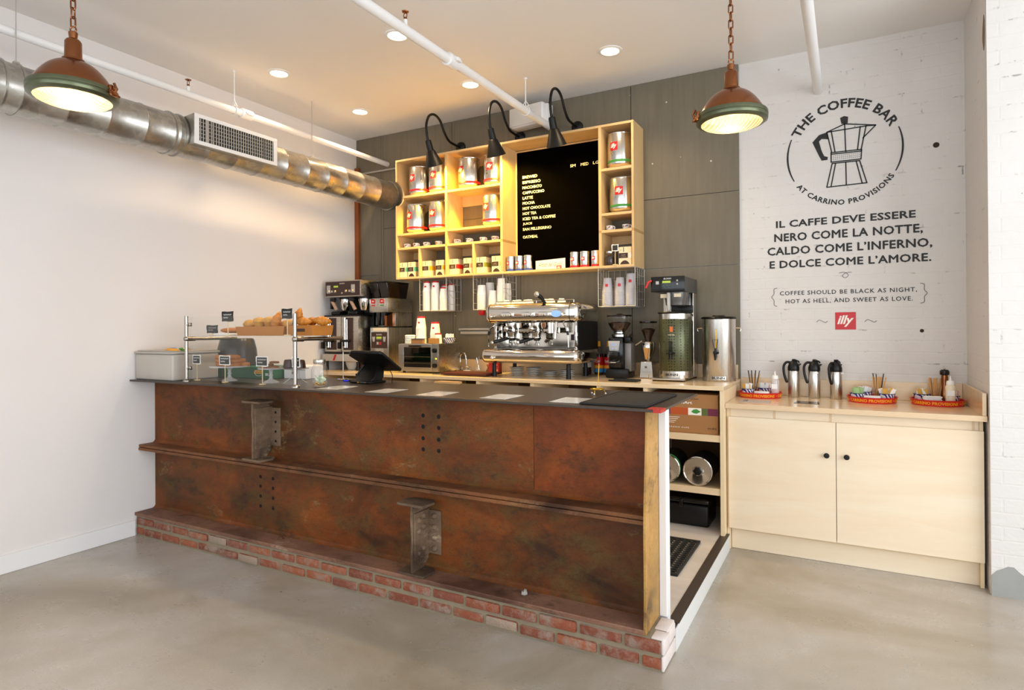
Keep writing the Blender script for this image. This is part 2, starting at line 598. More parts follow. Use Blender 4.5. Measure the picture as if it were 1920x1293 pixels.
def facing(ox, oy, oz, n='-Y'):
    """Mapping for flat lettering whose lower left corner is at the given point."""
    if n == '-Y':
        return lambda x, y, z: (ox + x, oy - z, oz + y)
    if n == '+X':
        return lambda x, y, z: (ox + z, oy + x, oz + y)
    if n == '+Z':
        return lambda x, y, z: (ox + x, oy + y, oz + z)


def build(name, mb, mats, parent=None, loc=None, rotz=0.0, smooth=38, bevel=0.0):
    me = bpy.data.meshes.new(name)
    me.from_pydata(mb.v, [], mb.f)
    mats = mats if isinstance(mats, (list, tuple)) else [mats]
    for m in mats:
        me.materials.append(M[m] if isinstance(m, str) else m)
    if len(mats) > 1:
        me.polygons.foreach_set('material_index', mb.mi)
    bm = bmesh.new()
    bm.from_mesh(me)
    bmesh.ops.recalc_face_normals(bm, faces=bm.faces[:])
    bm.to_mesh(me)
    bm.free()
    if smooth:
        me.shade_smooth()
        me.set_sharp_from_angle(angle=R(smooth))
    me.update()
    o = bpy.data.objects.new(name, me)
    COL.objects.link(o)
    if parent:
        o.parent = parent
    if loc:
        o.location = loc
    o.rotation_euler = (0, 0, rotz)
    if bevel:
        b = o.modifiers.new('edge', 'BEVEL')
        b.width = bevel
        b.segments = 2
        b.limit_method = 'ANGLE'
        b.angle_limit = R(40)
    return o


def build_words(mb, mats, parent, gap, key=None):
    """One mesh per word of a line of lettering: letters closer than the gap stay together."""
    key = key or (lambda p: p[0])
    lab = list(range(len(mb.v)))

    def find(i):
        while lab[i] != i:
            lab[i] = lab[lab[i]]
            i = lab[i]
        return i
    for f in mb.f:
        a = find(f[0])
        for b in f[1:]:
            lab[find(b)] = a
    isl = {}
    for i, p in enumerate(mb.v):
        k = key(p)
        r = isl.setdefault(find(i), [k, k])
        r[0], r[1] = min(r[0], k), max(r[1], k)
    words, end = [], None
    for root, (a, b) in sorted(isl.items(), key=lambda q: q[1][0]):
        if end is None or a - end > gap:
            words.append(set())
            end = b
        words[-1].add(root)
        end = max(end, b)
    for w in words:
        m, ix = MB(), {}
        for f in mb.f:
            if find(f[0]) in w:
                for i in f:
                    if i not in ix:
                        ix[i] = len(m.v)
                        m.v.append(mb.v[i])
                m.f.append(tuple(ix[i] for i in f))
                m.mi.append(0)
        build('word', m, mats, parent, smooth=0)


def tag(o, label, cat, group=None, kind=None):
    o['label'] = label
    o['category'] = cat
    if group:
        o['group'] = group
    if kind:
        o['kind'] = kind
    return o


def thing(name, label, cat, loc=(0, 0, 0), rotz=0.0, group=None):
    o = bpy.data.objects.new(name, None)
    o.empty_display_size = 0.05
    COL.objects.link(o)
    o.location = loc
    o.rotation_euler = (0, 0, rotz)
    return tag(o, label, cat, group)


def single(name, mb, mats, label, cat, loc=(0, 0, 0), rotz=0.0, group=None, smooth=38, bevel=0.0):
    return tag(build(name, mb, mats, None, loc, rotz, smooth, bevel), label, cat, group)


def struct(name, mb, mats, parent=None, smooth=38, bevel=0.0):
    o = build(name, mb, mats, parent, None, 0, smooth, bevel)
    if parent is None:
        o['kind'] = 'structure'
    return o


def dup(root, loc, rotz=0.0, label=None, group=None, rot=None, sc=None):
    r = root.copy()
    COL.objects.link(r)
    r.location = loc
    r.rotation_euler = rot or (0, 0, rotz)
    if sc:
        r.scale = sc
    if label:
        r['label'] = label
    if group:
        r['group'] = group
    for ch in root.children:
        c = ch.copy()
        COL.objects.link(c)
        c.parent = r
        for g in ch.children:
            d = g.copy()
            COL.objects.link(d)
            d.parent = c
    return r


def arc(c, r, a0, a1, n, plane='YZ', off=0.0):
    o = []
    for i in range(n + 1):
        a = R(a0 + (a1 - a0) * i / n)
        p, q = r * math.cos(a), r * math.sin(a)
        o.append({'YZ': (c[0], c[1] + p, c[2] + q), 'XZ': (c[0] + p, c[1], c[2] + q), 'XY': (c[0] + p, c[1] + q, c[2])}[plane])
    return o


def smoothpts(pts, n=6):
    """Catmull-Rom through the points."""
    P = [Vector(p) for p in pts]
    P = [P[0] * 2 - P[1]] + P + [P[-1] * 2 - P[-2]]
    o = []
    for i in range(1, len(P) - 2):
        for k in range(n):
            t = k / n
            a, b, c, d = P[i - 1], P[i], P[i + 1], P[i + 2]
            o.append(0.5 * ((2 * b) + (c - a) * t + (2 * a - 5 * b + 4 * c - d) * t * t + (3 * b - a - 3 * c + d) * t ** 3))
    o.append(P[-2])
    return o


random.seed(7)

# ================================================================ ROOM SHELL
XL, YB, ZC = -4.374, 4.764, 3.342
XR_, YF_ = 3.3, -2.3
struct('floor', MB().box(XL - .15, XR_ + .15, YF_ - .15, YB + .15, -.12, 0), 'floor')
struct('ceiling', MB().box(XL - .15, XR_ + .15, YF_ - .15, YB + .15, ZC, ZC + .12), 'ceil')
struct('wall_left', MB().box(XL - .15, XL, YF_ - .15, YB + .15, 0, ZC), 'wall')
wb = struct('wall_back', MB().box(XL, XR_, YB, YB + .15, 0, ZC), 'brickw')
# cement boards fixed over the left part of the back wall
cols = [(-4.374, -4.053, (1.961,)), (-4.047, -3.207, (2.417,)), (-3.201, -2.498, (2.417,)), (-2.492, -1.502, (2.417,)), (-1.496, -0.69, (2.42, 1.879))]
for x0, x1, seams in cols:
    zs = [0.0] + sorted(seams) + [ZC]
    for a, b in zip(zs[:-1], zs[1:]):
        struct('cement_board', MB().box(x0, x1, YB - .018, YB, a + .002, b - .002), 'cement', wb, bevel=.001)
for x in (-4.035, -3.188, -2.479, -1.517):
    struct('joint_strip', MB().box(x - .013, x + .013, YB - .021, YB - .018, 1.15, ZC - .004), 'cement', wb)
M['rawwood'] = pm('raw_wood_strip', '#8a4a1c', 0.6, var=0.2, vscale=12)
struct('trim_1', MB().box(XL, XL + .052, YB - .05, YB - .019, 1.15, 3.05), 'rawwood')
# white brick pier at the right
wr = struct('wall_right', MB().box(.655, 1.45, 4.064, YB, 0, ZC), 'brickw')
M['barecem'] = pm('bare_cement_patch', '#9b9a96', 0.9, var=0.15, vscale=10)
random.seed(3)
pt = [(.655, .0)] + [(.655 + .33 * i / 14, .11 + .05 * math.sin(i * .45) + random.uniform(-.012, .012)) for i in range(15)] + [(.985, 0)]
struct('bare_patch', MB().prism(pt, 4.060, 4.064), 'barecem', wr)
pt = [(4.122, 3.09), (4.15, 3.03), (4.16, 2.97), (4.13, 2.90), (4.11, 2.93), (4.10, 3.0), (4.105, 3.05)]
struct('paint_chip', MB().prism(pt, .652, .655, 'YZ'), pm('exposed_brown_brick', '#7d6a56', 0.9), wr)
# far right wall and shop front, both outside the picture
m = MB()
m.box(XR_, XR_ + .15, YF_, -1.5, 0, ZC).box(XR_, XR_ + .15, 3.5, YB, 0, ZC)
m.box(XR_, XR_ + .15, -1.5, 3.5, 0, .4).box(XR_, XR_ + .15, -1.5, 3.5, 2.9, ZC)
struct('wall_side', m, 'wall')
m = MB()
m.box(XL, -3.9, YF_ - .15, YF_, 0, ZC).box(2.8, XR_, YF_ - .15, YF_, 0, ZC)
m.box(-3.9, 2.8, YF_ - .15, YF_, 0, .4).box(-3.9, 2.8, YF_ - .15, YF_, 2.9, ZC)
struct('wall_front', m, 'wall')


def window(n, x0, x1, z0, z1, y, side=False):
    def bx(m, a, b, c, d, e, f):
        return m.box(c, d, a, b, e, f) if side else m.box(a, b, c, d, e, f)
    f = MB()
    bx(f, x0, x1, y - .03, y + .03, z0, z0 + .06)
    bx(f, x0, x1, y - .03, y + .03, z1 - .06, z1)
    k = 3
    for i in range(k + 1):
        c = x0 + (x1 - x0) * i / k
        bx(f, max(x0, c - .03), min(x1, c + .03), y - .03, y + .03, z0 + .06, z1 - .06)
    w = struct('window_%d' % n, f, 'blackm')
    p = MB()
    bx(p, x0 + .01, x1 - .01, y - .003, y + .003, z0 + .01, z1 - .01)
    struct('pane', p, 'glass', w)


window(1, -3.9, 2.8, .4, 2.9, YF_ - .12)
window(2, -1.5, 3.5, .4, 2.9, XR_ + .12, True)
struct('baseboard_left', MB().box(XL, XL + .015, YF_, 2.512, 0, .108), 'whitepaint', bevel=.003)

# ---------------------------------------------------------------- painted wall lettering
YW_ = YB - .0015
CX, CZ = -.02, 2.607


def ring(a0, dw, w, r, up=True):
    def fn(x, y, z):
        a = R(a0 + dw * x / w)
        rr = r + y if up else r - y
        return (CX + rr * math.cos(a), YW_ - z, CZ + rr * math.sin(a))
    return fn


def stroke(m, p, q, w):
    p, q = Vector(p), Vector(q)
    d = (q - p).normalized()
    n = Vector((-d.y, d.x)) * (w / 2)
    e = d * (w * .3)
    m.prism([tuple(p - e + n), tuple(p - e - n), tuple(q + e - n), tuple(q + e + n)], YW_ - .001, YW_)


em = thing('wall_emblem', 'round black painted coffee pot emblem with ring lettering on white brick wall', 'wall sign', (0, 0, 0))
ang = lambda p: -math.degrees(math.atan2(p[2] - CZ, p[0] - CX))
build_words(MB().text('THE COFFEE BAR', ring(153, -128, .74, .300), .74, .064, bold=.028, space=1.06), 'ink', em, 2.6, ang)
ang2 = lambda p: math.degrees(math.atan2(p[2] - CZ, p[0] - CX)) % 360
build_words(MB().text('AT CARRINO PROVISIONS', ring(215, 112, .66, .357, False), .66, .036, bold=.028, space=1.12), 'ink', em, 1.9, ang2)
for a0, a1 in ((157.5, 208.5), (21, -28.5)):
    m = MB()
    n = 26
    po, pi_ = [], []
    for i in range(n + 1):
        a = R(a0 + (a1 - a0) * i / n)
        w = .0032 + .0026 * math.sin(PI * i / n)
        po.append((CX + (.345 + w) * math.cos(a), CZ + (.345 + w) * math.sin(a)))
        pi_.append((CX + (.345 - w) * math.cos(a), CZ + (.345 - w) * math.sin(a)))
    m.prism(po + pi_[::-1], YW_ - .001, YW_)
    build('ring_arc', m, 'ink', em, smooth=0)
m = MB()
w = .0075
for p, q in [((-.117, 2.757), (.117, 2.763)), ((-.117, 2.757), (-.009, 2.797)), ((-.009, 2.797), (.173, 2.760)), ((.117, 2.763), (.173, 2.760)), ((.173, 2.760), (.098, 2.685)),
             ((-.117, 2.757), (-.088, 2.613)), ((.117, 2.763), (.087, 2.608)), ((-.09, 2.76), (-.068, 2.612)), ((-.009, 2.797), (-.004, 2.608)), ((.083, 2.765), (.066, 2.61)),
             ((-.092, 2.613), (.09, 2.610)), ((-.092, 2.602), (.09, 2.599)), ((-.092, 2.613), (-.092, 2.548)), ((.09, 2.610), (.086, 2.546)), ((-.092, 2.548), (.086, 2.546)),
             ((-.086, 2.538), (.078, 2.536)), ((-.086, 2.538), (-.12, 2.379)), ((.078, 2.536), (.119, 2.382)), ((-.12, 2.379), (.119, 2.382)),
             ((-.066, 2.534), (-.094, 2.381)), ((-.004, 2.536), (-.002, 2.381)), ((.058, 2.534), (.092, 2.381))]:
    stroke(m, p, q, w)
m.prism([(-.036, 2.842), (-.012, 2.851), (.012, 2.842), (.009, 2.799), (-.028, 2.799)], YW_ - .001, YW_)
m.prism([(-.117, 2.757), (-.165, 2.745), (-.207, 2.70), (-.166, 2.60), (-.15, 2.566), (-.115, 2.567), (-.112, 2.586), (-.134, 2.595), (-.145, 2.62), (-.153, 2.645), (-.166, 2.70), (-.15, 2.716), (-.108, 2.708)], YW_ - .001, YW_)
for i in range(14):
    for j in range(3):
        x, z = -.078 + i * .0118, 2.588 - j * .0125
        m.box(x - .002, x + .002, YW_ - .001, YW_, z - .002, z + .002)
build('coffee_pot_drawing', m, 'ink', em, smooth=0)

q = thing('painted_quote', 'four lines of large black Italian lettering painted on the white brick wall', 'wall lettering', (0, 0, 0))
for body, x0, x1, z, h in [('IL CAFFE DEVE ESSERE', -.445, .392, 2.124, .050), ('NERO COME LA NOTTE,', -.455, .428, 2.019, .062), ('CALDO COME L\u2019INFERNO,', -.501, .478, 1.924, .062), ('E DOLCE COME L\u2019AMORE.', -.487, .472, 1.839, .050)]:
    build_words(MB().text(body, facing(x0, YW_, z), x1 - x0, h, bold=.027, space=1.05), 'ink', q, .0175)
q = thing('painted_translation', 'two small lines of English lettering between curly braces on the white brick wall', 'wall lettering', (0, 0, 0))
for body, x0, x1, z, h in [('COFFEE SHOULD BE BLACK AS NIGHT,', -.423, .395, 1.640, .033), ('HOT AS HELL, AND SWEET AS LOVE.', -.386, .372, 1.582, .033)]:
    build_words(MB().text(body, facing(x0, YW_, z), x1 - x0, h, bold=.008, space=1.15), 'ink', q, .0105)
for s, x in ((1, -.465), (-1, .438)):
    pts = smoothpts([(x + s * .025, YW_, 1.698), (x + s * .004, YW_, 1.69), (x + s * .003, YW_, 1.655), (x - s * .012, YW_, 1.633), (x + s * .003, YW_, 1.611), (x + s * .004, YW_, 1.577), (x + s * .025, YW_, 1.568)], 5)
    build('brace', MB().tube(pts, .0018, 5), 'inkg', q)
def curl(pts, name, label):
    single(name, MB().tube(smoothpts([(x, YW_, z) for x, z in pts], 6), .0016, 5), 'inkg', label, 'wall sign')


curl([(-.05, 1.785), (-.02, 1.79), (.005, 1.77), (-.012, 1.752), (-.03, 1.765), (-.01, 1.785), (.025, 1.788)], 'painted_flourish', 'small looped flourish painted under the large Italian quote')
curl([(-.19, 1.452), (-.175, 1.466), (-.155, 1.459), (-.135, 1.448), (-.122, 1.459)], 'painted_flourish', 'thin wavy flourish painted on the left of the red wall logo')
curl([(.10, 1.452), (.115, 1.466), (.135, 1.459), (.155, 1.448), (.168, 1.459)], 'painted_flourish', 'thin wavy flourish painted on the right of the red wall logo')
lg = single('painted_logo', MB().box(-.076, .048, YW_ - .001, YW_, 1.40, 1.518), 'red', 'red square logo with white script painted low on white brick wall', 'wall sign', smooth=0)


def logo_text(m, x0, x1, z0, z1, y, depth=.001):
    """White slanted logo word inside a red square."""
    w, h = x1 - x0, z1 - z0
    m.text('illy', facing(x0 + w * .1, y, z0 + h * .16), w * .8, h * .66, depth=depth, bold=.03, shear=.3)
    return m


build('logo_lettering', logo_text(MB(), -.076, .048, 1.40, 1.518, YW_ - .0012), 'letter', lg, smooth=0)
# old anchor holes in the brick
for n, (x, z, r) in enumerate([(.505, 2.578, .012), (.42, 1.39, .008), (.0,.0,.0)]):
    if r:
        struct('anchor_hole', MB().lathe([(0, 0), (r, 0), (r * 1.5, .002)], 12, (x, YB - .002, z), 'Y'), pm('anchor_hole_dark', '#3a2c20', .9), wb)

# ---------------------------------------------------------------- recessed downlights
M['lampglow'] = pm('lit_lamp_lens', '#fff3dc', 0.4, emit='#ffe2b0', estr=9.0)
for i, (x, y) in enumerate(DOWN):
    lab = ['round recessed downlight in ceiling nearest the round duct and left wall', 'round recessed downlight in the far left ceiling corner by the concrete wall', 'round recessed downlight partly behind the white sprinkler pipe',
           'round recessed downlight above the menu shelf, beside the white pipe', 'round recessed downlight in ceiling furthest from the duct, between pipe and pendant'][i]
    t = thing('ceiling_downlight', lab, 'ceiling light', (x, y, ZC), 0, 'recessed ceiling downlights')
    build('trim_ring', MB().lathe([(.058, -.001), (.064, -.008), (.082, -.004), (.084, 0)], 32), 'whitepaint', t)
    build('lens', MB().lathe([(0, -.004), (.06, -.003)], 28), 'lampglow', t)
    light('downlight_beam', 'SPOT', (x, y, ZC - .02), 42, WARM, .05, target=(x, y, 0), spot=R(125), blend=.7)

# ---------------------------------------------------------------- spiral duct with side vent
dt = thing('spiral_air_duct', 'round silver spiral air duct running along the top of the left wall', 'air duct', (-3.935, 0, 2.725))
prof = []
y = -2.29
while y < YB - .13:
    prof += [(.132, y), (.132, y + .205), (.1362, y + .209), (.1362, y + .214), (.132, y + .218)]
    y += .218
prof += [(.132, YB - .02)]
build('duct_pipe', MB().lathe(prof, 40, axis='Y'), 'galv', dt, smooth=50)
for yy in (1.55, 1.63, 2.47, 2.535, 4.70):
    build('duct_band', MB().lathe([(.132, yy - .006), (.142, yy - .005), (.142, yy + .005), (.132, yy + .006)], 40, axis='Y'), 'galv', dt, smooth=30)
for yy in (1.643, 3.737):
    m = MB().cyl((0, yy, .13), (0, yy, ZC - 2.725 - .001), .003, 6)
    m.rbox(-.014, .014, yy - .014, yy + .014, .13, .155, .004)
    build('hanger_rod', m, 'greymetal', dt)
vb = build('vent_box', MB().prism([(-.03, -.06), (.185, -.075), (.185, .125), (-.03, .11)], 2.55, 3.215), 'galv', dt, bevel=.003)
m = MB()
gx = .187
m.box(gx, gx + .004, 2.55, 3.215, -.075, -.05).box(gx, gx + .004, 2.55, 3.215, .10, .125).box(gx, gx + .004, 2.55, 2.583, -.05, .10).box(gx, gx + .004, 3.182, 3.215, -.05, .10)
build('vent_frame', m, 'whitepaint', vb, bevel=.001)
build('vent_opening', MB().box(gx - .001, gx, 2.583, 3.182, -.05, .10), 'dark', vb)
m = MB()
for i in range(31):
    yy = 2.59 + i * .0193
    m.box(gx, gx + .005, yy, yy + .0055, -.05, .10)
m.box(gx, gx + .005, 2.635, 2.645, -.05, .10).box(gx, gx + .005, 2.68, 2.69, -.05, .10).box(gx, gx + .005, 3.09, 3.10, -.05, .10)
for i in range(1, 6):
    z = -.05 + .15 * i / 6
    m.box(gx + .0005, gx + .0025, 2.583, 3.182, z - .0018, z + .0018)
build('vent_louvres', m, 'greymetal', vb, smooth=0)

# ---------------------------------------------------------------- white sprinkler pipes


def pipe(x, z, r, label, head=None, coup=None, rod=None, elbow=False):
    t = thing('sprinkler_pipe', label, 'pipe', (x, 0, z))
    build('pipe_run', MB().cyl((0, YF_ + .01, 0), (0, YB - .001, 0), r, 20), 'whitepaint', t)
    if coup:
        m = MB().lathe([(r, coup - .05), (r + .012, coup - .046), (r + .012, coup + .046), (r, coup + .05)], 20, axis='Y')
        m.rbox(-r - .03, -r - .004, coup - .02, coup + .02, -.012, .012, .004).rbox(r + .004, r + .03, coup - .02, coup + .02, -.012, .012, .004)
        m.cyl((r + .018, coup - .03, 0), (r + .018, coup + .04, 0), .007, 8)
        build('coupling', m, 'whitepaint', t)
    if head:
        m = MB().cyl((0, head, r - .004), (0, head, r + .03), .012, 12)
        build('head_stub', m, 'whitepaint', t)
        m = MB().cyl((0, head, r + .03), (0, head, r + .042), .010, 10)
        for s in (-1, 1):
            m.tube([(s * .008, head, r + .04), (s * .012, head, r + .055), (s * .004, head, r + .072)], .0025, 6)
        m.lathe([(0, r + .072), (.018, r + .072), (.02, r + .076), (0, r + .077)], 16, (0, head, 0))
        build('sprinkler_head', m, 'copper', t)
    if rod:
        m = MB().cyl((0, rod, r), (0, rod, ZC - z - .001), .0045, 8)
        m.tube(arc((0, rod, 0), r + .005, 0, 360, 24, 'XZ')[:-1], .004, 6, closed=True)
        m.tube([(-.03, rod, r + .004), (0, rod, r + .05), (.03, rod, r + .004)], .004, 6)
        m.cyl((0, rod, ZC - z - .012), (0, rod, ZC - z - .001), .014, 10)
        build('hanger', m, 'whitepaint', t)


pipe(-2.156, 3.089, .029, 'white sprinkler pipe crossing the ceiling above the menu shelf', 2.737, 3.195, 4.2)
pipe(-3.969, 3.046, .024, 'white sprinkler pipe running above the round duct', 2.657, 3.12, 3.02)
pipe(-.169, 3.054, .030, 'white pipe entering the white brick wall above the round emblem')
single('conduit_pipe', MB().cyl((-4.373, 4.735, 2.99), (-3.665, 4.735, 2.99), .009, 10), 'greymetal', 'thin grey conduit on concrete wall left of the menu shelf', 'pipe')

# ---------------------------------------------------------------- wall speaker
sp = thing('wall_speaker', 'white loudspeaker mounted on concrete wall above the menu board', 'speaker', (-2.31, 4.60, 3.185), R(-8))
m = MB()
m.rbox(-.175, .165, -.075, .055, -.085, .085, .022, 3)
build('cabinet', m, 'whitepaint', sp, bevel=0)
build('speaker_grille', MB().rbox(-.168, .15, -.080, -.072, -.076, .076, .003), pm('white_speaker_mesh', '#dcd9d5', .7, bump=.6, bscale=300), sp)
m = MB().rbox(.150, .185, -.03, .05, -.075, .075, .008).cyl((.05, .05, 0), (.05, .16, 0), .02, 12)
build('bracket', m, 'whitepaint', sp)

# ---------------------------------------------------------------- gooseneck lamps
M['yglow'] = pm('lit_bulb', '#fff0c8', .4, emit='#ffc860', estr=25.0)
G = thing('gooseneck_lamp', 'black gooseneck lamp over the left end of the menu shelf', 'wall lamp', (-3.106, YB - .018, 3.085), 0, 'gooseneck lamps over the menu shelf')
build('wall_plate', MB().lathe([(0, -.028), (.03, -.026), (.048, -.012), (.05, 0)], 28, axis='Y'), 'blackm', G)
pts = smoothpts([(0, -.02, 0), (0, -.12, .0), (0, -.2, .012), (0, -.27, .07), (0, -.33, .15), (0, -.41, .178), (0, -.49, .145), (0, -.53, .06), (0, -.525, -.02), (0, -.507, -.075)], 7)
build('gooseneck_arm', MB().tube(pts, .0105, 12), 'blackm', G)
ax = Vector((0, .46, -1)).normalized()
m = MB()
m.M = Matrix.Translation((0, -.51, -.065)) @ Vector((0, 0, -1)).rotation_difference(ax).to_matrix().to_4x4()
m.lathe([(0, 0), (.022, -.001), (.026, -.012), (.028, -.085), (.036, -.092), (.078, -.212), (.080, -.216), (.076, -.212), (.034, -.094), (.0, -.09)], 32)
shade = build('lamp_shade', m, 'blackm', G)
m2 = MB()
m2.M = m.M
m2.sph((0, 0, -.165), .026, 14, 10)
build('bulb', m2, 'yglow', G)
GL = [(-3.106, 0), (-2.491, -.075), (-1.955, -.01)]
for i, (x, dy) in enumerate(GL):
    if i:
        dup(G, (x, YB - .018, 3.085), 0, ['', 'black gooseneck lamp over the middle bay of the menu shelf', 'black gooseneck lamp hanging in front of the black menu board'][i])
    p = Vector((x, YB - .018 - .51, 3.085 - .065)) + ax * .205
    light('gooseneck_beam', 'SPOT', p, [105, 105, 14][i], (1.0, .70, .06), .03, target=p + Vector((0.0, .72, -1)), spot=R(118), blend=.5)

# ---------------------------------------------------------------- copper pendants
M['lens'] = None
t_ = NT('ribbed_lamp_glass')
v_ = t_.co('Object')
wv = t_.n('ShaderNodeTexWave', {'Vector': v_, 'Scale': 16.0}, bands_direction='X')
bp = t_.n('ShaderNodeBump', {'Height': wv.outputs[0], 'Strength': 0.8, 'Distance': 0.01})
tl = t_.n('ShaderNodeBsdfTranslucent', {0: (1, .97, .9, 1), 'Normal': bp.outputs[0]})
tr = t_.n('ShaderNodeBsdfTransparent', {0: (1, .97, .92, 1)})
gl = t_.n('ShaderNodeBsdfGlossy', {0: (1, 1, 1, 1), 'Roughness': .15, 'Normal': bp.outputs[0]})
mx = t_.n('ShaderNodeMixShader', {0: .42, 1: tr.outputs[0], 2: tl.outputs[0]})
mx = t_.n('ShaderNodeMixShader', {0: .10, 1: mx.outputs[0], 2: gl.outputs[0]})
t_.lk(mx.outputs[0], t_.out.inputs[0])
M['lens'] = t_.m
M['reflector'] = pm('lamp_reflector', '#f3e3c8', .35, .3)


def pendant(x, y, ztop, rim_z, r, label, rot, watt, bulb_off, estr):
    """Lamp hung on a chain; ztop is the top of the neck, rim_z the bottom of the ring."""
    t = thing('pendant_lamp', label, 'pendant lamp', (x, y, rim_z), rot, 'copper pendant lamps')
    H = ztop - rim_z
    k = r / .186
    m = MB()
    m.lathe([(0, H), (.016, H), (.019, H - .004), (.016, H - .03), (.018, H - .032), (.026, H - .035), (.033, H - .046), (.0345, H - .12), (.044, H - .124), (.047, H - .132), (.043, H - .138), (.036, H - .139), (0.0, H - .135)], 36)
    build('lamp_neck', m, 'copper', t)
    b = .046
    hd = H - .136
    pr = [(.034, hd)]
    for i in range(1, 13):
        a = i / 12
        pr.append((.034 + (r * .93 - .034) * a, hd - (hd - b) * a ** 2.1))
    inner = [(p[0] - .004, p[1] - .004) for p in pr][::-1]
    build('lamp_dome', MB().lathe(pr + [(r * .93, b - .002)], 56), 'copper', t, smooth=50)
    build('reflector', MB().lathe(inner + [(0, hd - .006)], 40), 'reflector', t, smooth=60)
    build('rim_ring', MB().lathe([(r * .92, b + .002), (r * .985, b + .001), (r, b - .005), (r, b - .018), (r * .985, b - .020), (r * .985, b - .024), (r, b - .026), (r * .99, b - .038), (r * .93, 0), (r * .85, -.002), (r * .85, .004), (r * .90, .01), (r * .90, b)], 64), 'verd', t, smooth=35)
    le = [(r * .87, .006)] + [(r * .87 * math.cos(a * PI / 16), .006 - .036 * math.sin(a * PI / 16)) for a in range(1, 8)] + [(0, -.030)]
    build('lens', MB().lathe(le, 48), 'lens', t, smooth=60)
    build('bulb', MB().sph((bulb_off[0], bulb_off[1], .085), (.032, .032, .045), 18, 12), pm('pendant_bulb_%d' % estr, '#ffe9c0', .4, emit='#ffb648', estr=float(estr)), t)
    m = MB().rbox(r * .96, r * 1.09, -.022, .022, .012, .036, .005).cyl((r * 1.02, -.028, .030), (r * 1.02, .028, .030), .008, 10)
    m.tube([(r * 1.04, 0, .02), (r * 1.12, 0, .045), (r * 1.05, 0, .07)], .006, 8).rbox(r * .93, r * 1.03, -.014, .014, .034, .062, .004)
    m.cyl((r * 1.07, -.03, .02), (r * 1.07, .03, .02), .0055, 8)
    build('latch', m, 'copper', t)
    m = MB().rbox(-r * 1.03, -r * .96, -.01, .01, .01, .05, .004)
    build('hinge', m, 'verd', t)
    # chain
    m = MB()
    m.tube(arc((0, 0, H + .012), .013, 0, 360, 16, 'XZ')[:-1], .0035, 6, closed=True)
    z = H + .026
    i = 0
    while z < ZC - rim_z - .02:
        ln, wd = .024, .0105
        pts = []
        for kx in range(20):
            a = 2 * PI * kx / 20
            u = wd * math.cos(a)
            q = (ln if math.sin(a) > 0 else -ln) * .6 + math.sin(a) * ln * .4
            pts.append((u, 0, z + ln + q - .004) if i % 2 == 0 else (0, u, z + ln + q - .004))
        m.tube(pts, .0034, 6, closed=True)
        z += .0395
        i += 1
    build('chain', m, 'copper', t)
    p = Matrix.Rotation(rot, 4, 'Z') @ Vector((bulb_off[0], bulb_off[1], 0))
    light('pendant_glow', 'POINT', (x + p.x, y + p.y, rim_z + .045), watt, (1.0, .76, .46), .03)


pendant(-.514, 3.3, 2.762, 2.46, .175, 'copper pendant lamp with green rim hanging in front of the emblem wall', R(208), 3.2, (0, 0), 9)
pendant(-3.04, 1.486, 2.762, 2.46, .175, 'copper pendant lamp with green rim hanging beside the round duct', R(28), 5, (0, 0), 24)

# ================================================================ BAR COUNTER OF STEEL BEAMS ON BRICK
bar = thing('bar_counter', 'bar counter of rusty riveted steel beams standing on a low red brick plinth', 'bar counter', (0, 0, 0))
WY = 2.66          # front face of the beam webs
x0, x1 = XL + .002, -.757
# brick plinth: individual bricks in mortar, one pattern
random.seed(11)
m = MB()
for row, z in ((0, .006), (1, .0725)):
    x = XL + .004 - (0 if row else .10)
    while x < -.676:
        L = .196 + random.uniform(-.012, .010)
        a, b = max(x, XL + .004), min(x + L, -.676)
        if b - a > .035:
            j = random.uniform(-.004, .004)
            m.rbox(a + .007, b - .007, 2.517 + j, 2.60, z + .003 + random.uniform(0, .004), z + .052 + random.uniform(-.005, .003), .009, 2)
        x = b if b > a else x + L
build('brick_plinth', m, 'redbrick', bar)
build('plinth_mortar', MB().box(XL + .002, -.684, 2.527, 2.712, 0, .137), 'mortar', bar)
m = MB()
m.rbox(-.685, -.672, 2.519, 2.714, .004, .066, .006).rbox(-.685, -.6715, 2.52, 2.61, .072, .134, .006).rbox(-.685, -.673, 2.616, 2.715, .072, .132, .006)
m.rbox(-.735, -.676, 2.60, 2.714, .128, .142, .006).rbox(-.728, -.674, 2.522, 2.595, .129, .1385, .006)
build('whitewashed_end', m, 'brickwash', bar)
# lower beam
build('bottom_flange', MB().box(x0, -.75, 2.512, WY + .006, .139, .161), 'rustfl', bar, bevel=.004)
build('lower_web', MB().box(x0, x1, WY, WY + .014, .161, .588), 'rust', bar)
m = MB().box(x0, x1, 2.540, WY + .006, .588, .6065).box(x0, x1 - .002, 2.543, WY + .006, .6095, .6275)
build('middle_flange', m, 'rust3', bar, bevel=.003)
# upper beam: two plates welded together
build('upper_web', MB().box(x0, -1.335, WY, WY + .014, .6275, 1.073), 'rust', bar)
build('upper_web', MB().box(-1.333, x1, WY + .001, WY + .014, .6275, 1.073), 'rust2', bar)
# fillets where webs meet the flanges
m = MB()
for z, s in ((.161, 1), (.588, -1), (.6275, 1)):
    m.prism([(WY, z), (WY - .018, z), (WY - .007, z + s * .007), (WY, z + s * .018)], x0, x1, 'YZ')
build('web_fillet', m, 'rust', bar, smooth=60)
# curved end plate
m = MB()
n = 16
pa, pb = [], []
for i in range(n + 1):
    t = i / n
    z = .140 + t * (1.073 - .140)
    fy = 2.512 + .046 * t ** 1.6 + .006 * math.sin(t * 9)
    pa.append((fy, z))
m.prism(pa + [(2.722, 1.073), (2.722, .140)], -.757, -.745, 'YZ')
build('end_plate', m, 'rustend', bar, bevel=.002)
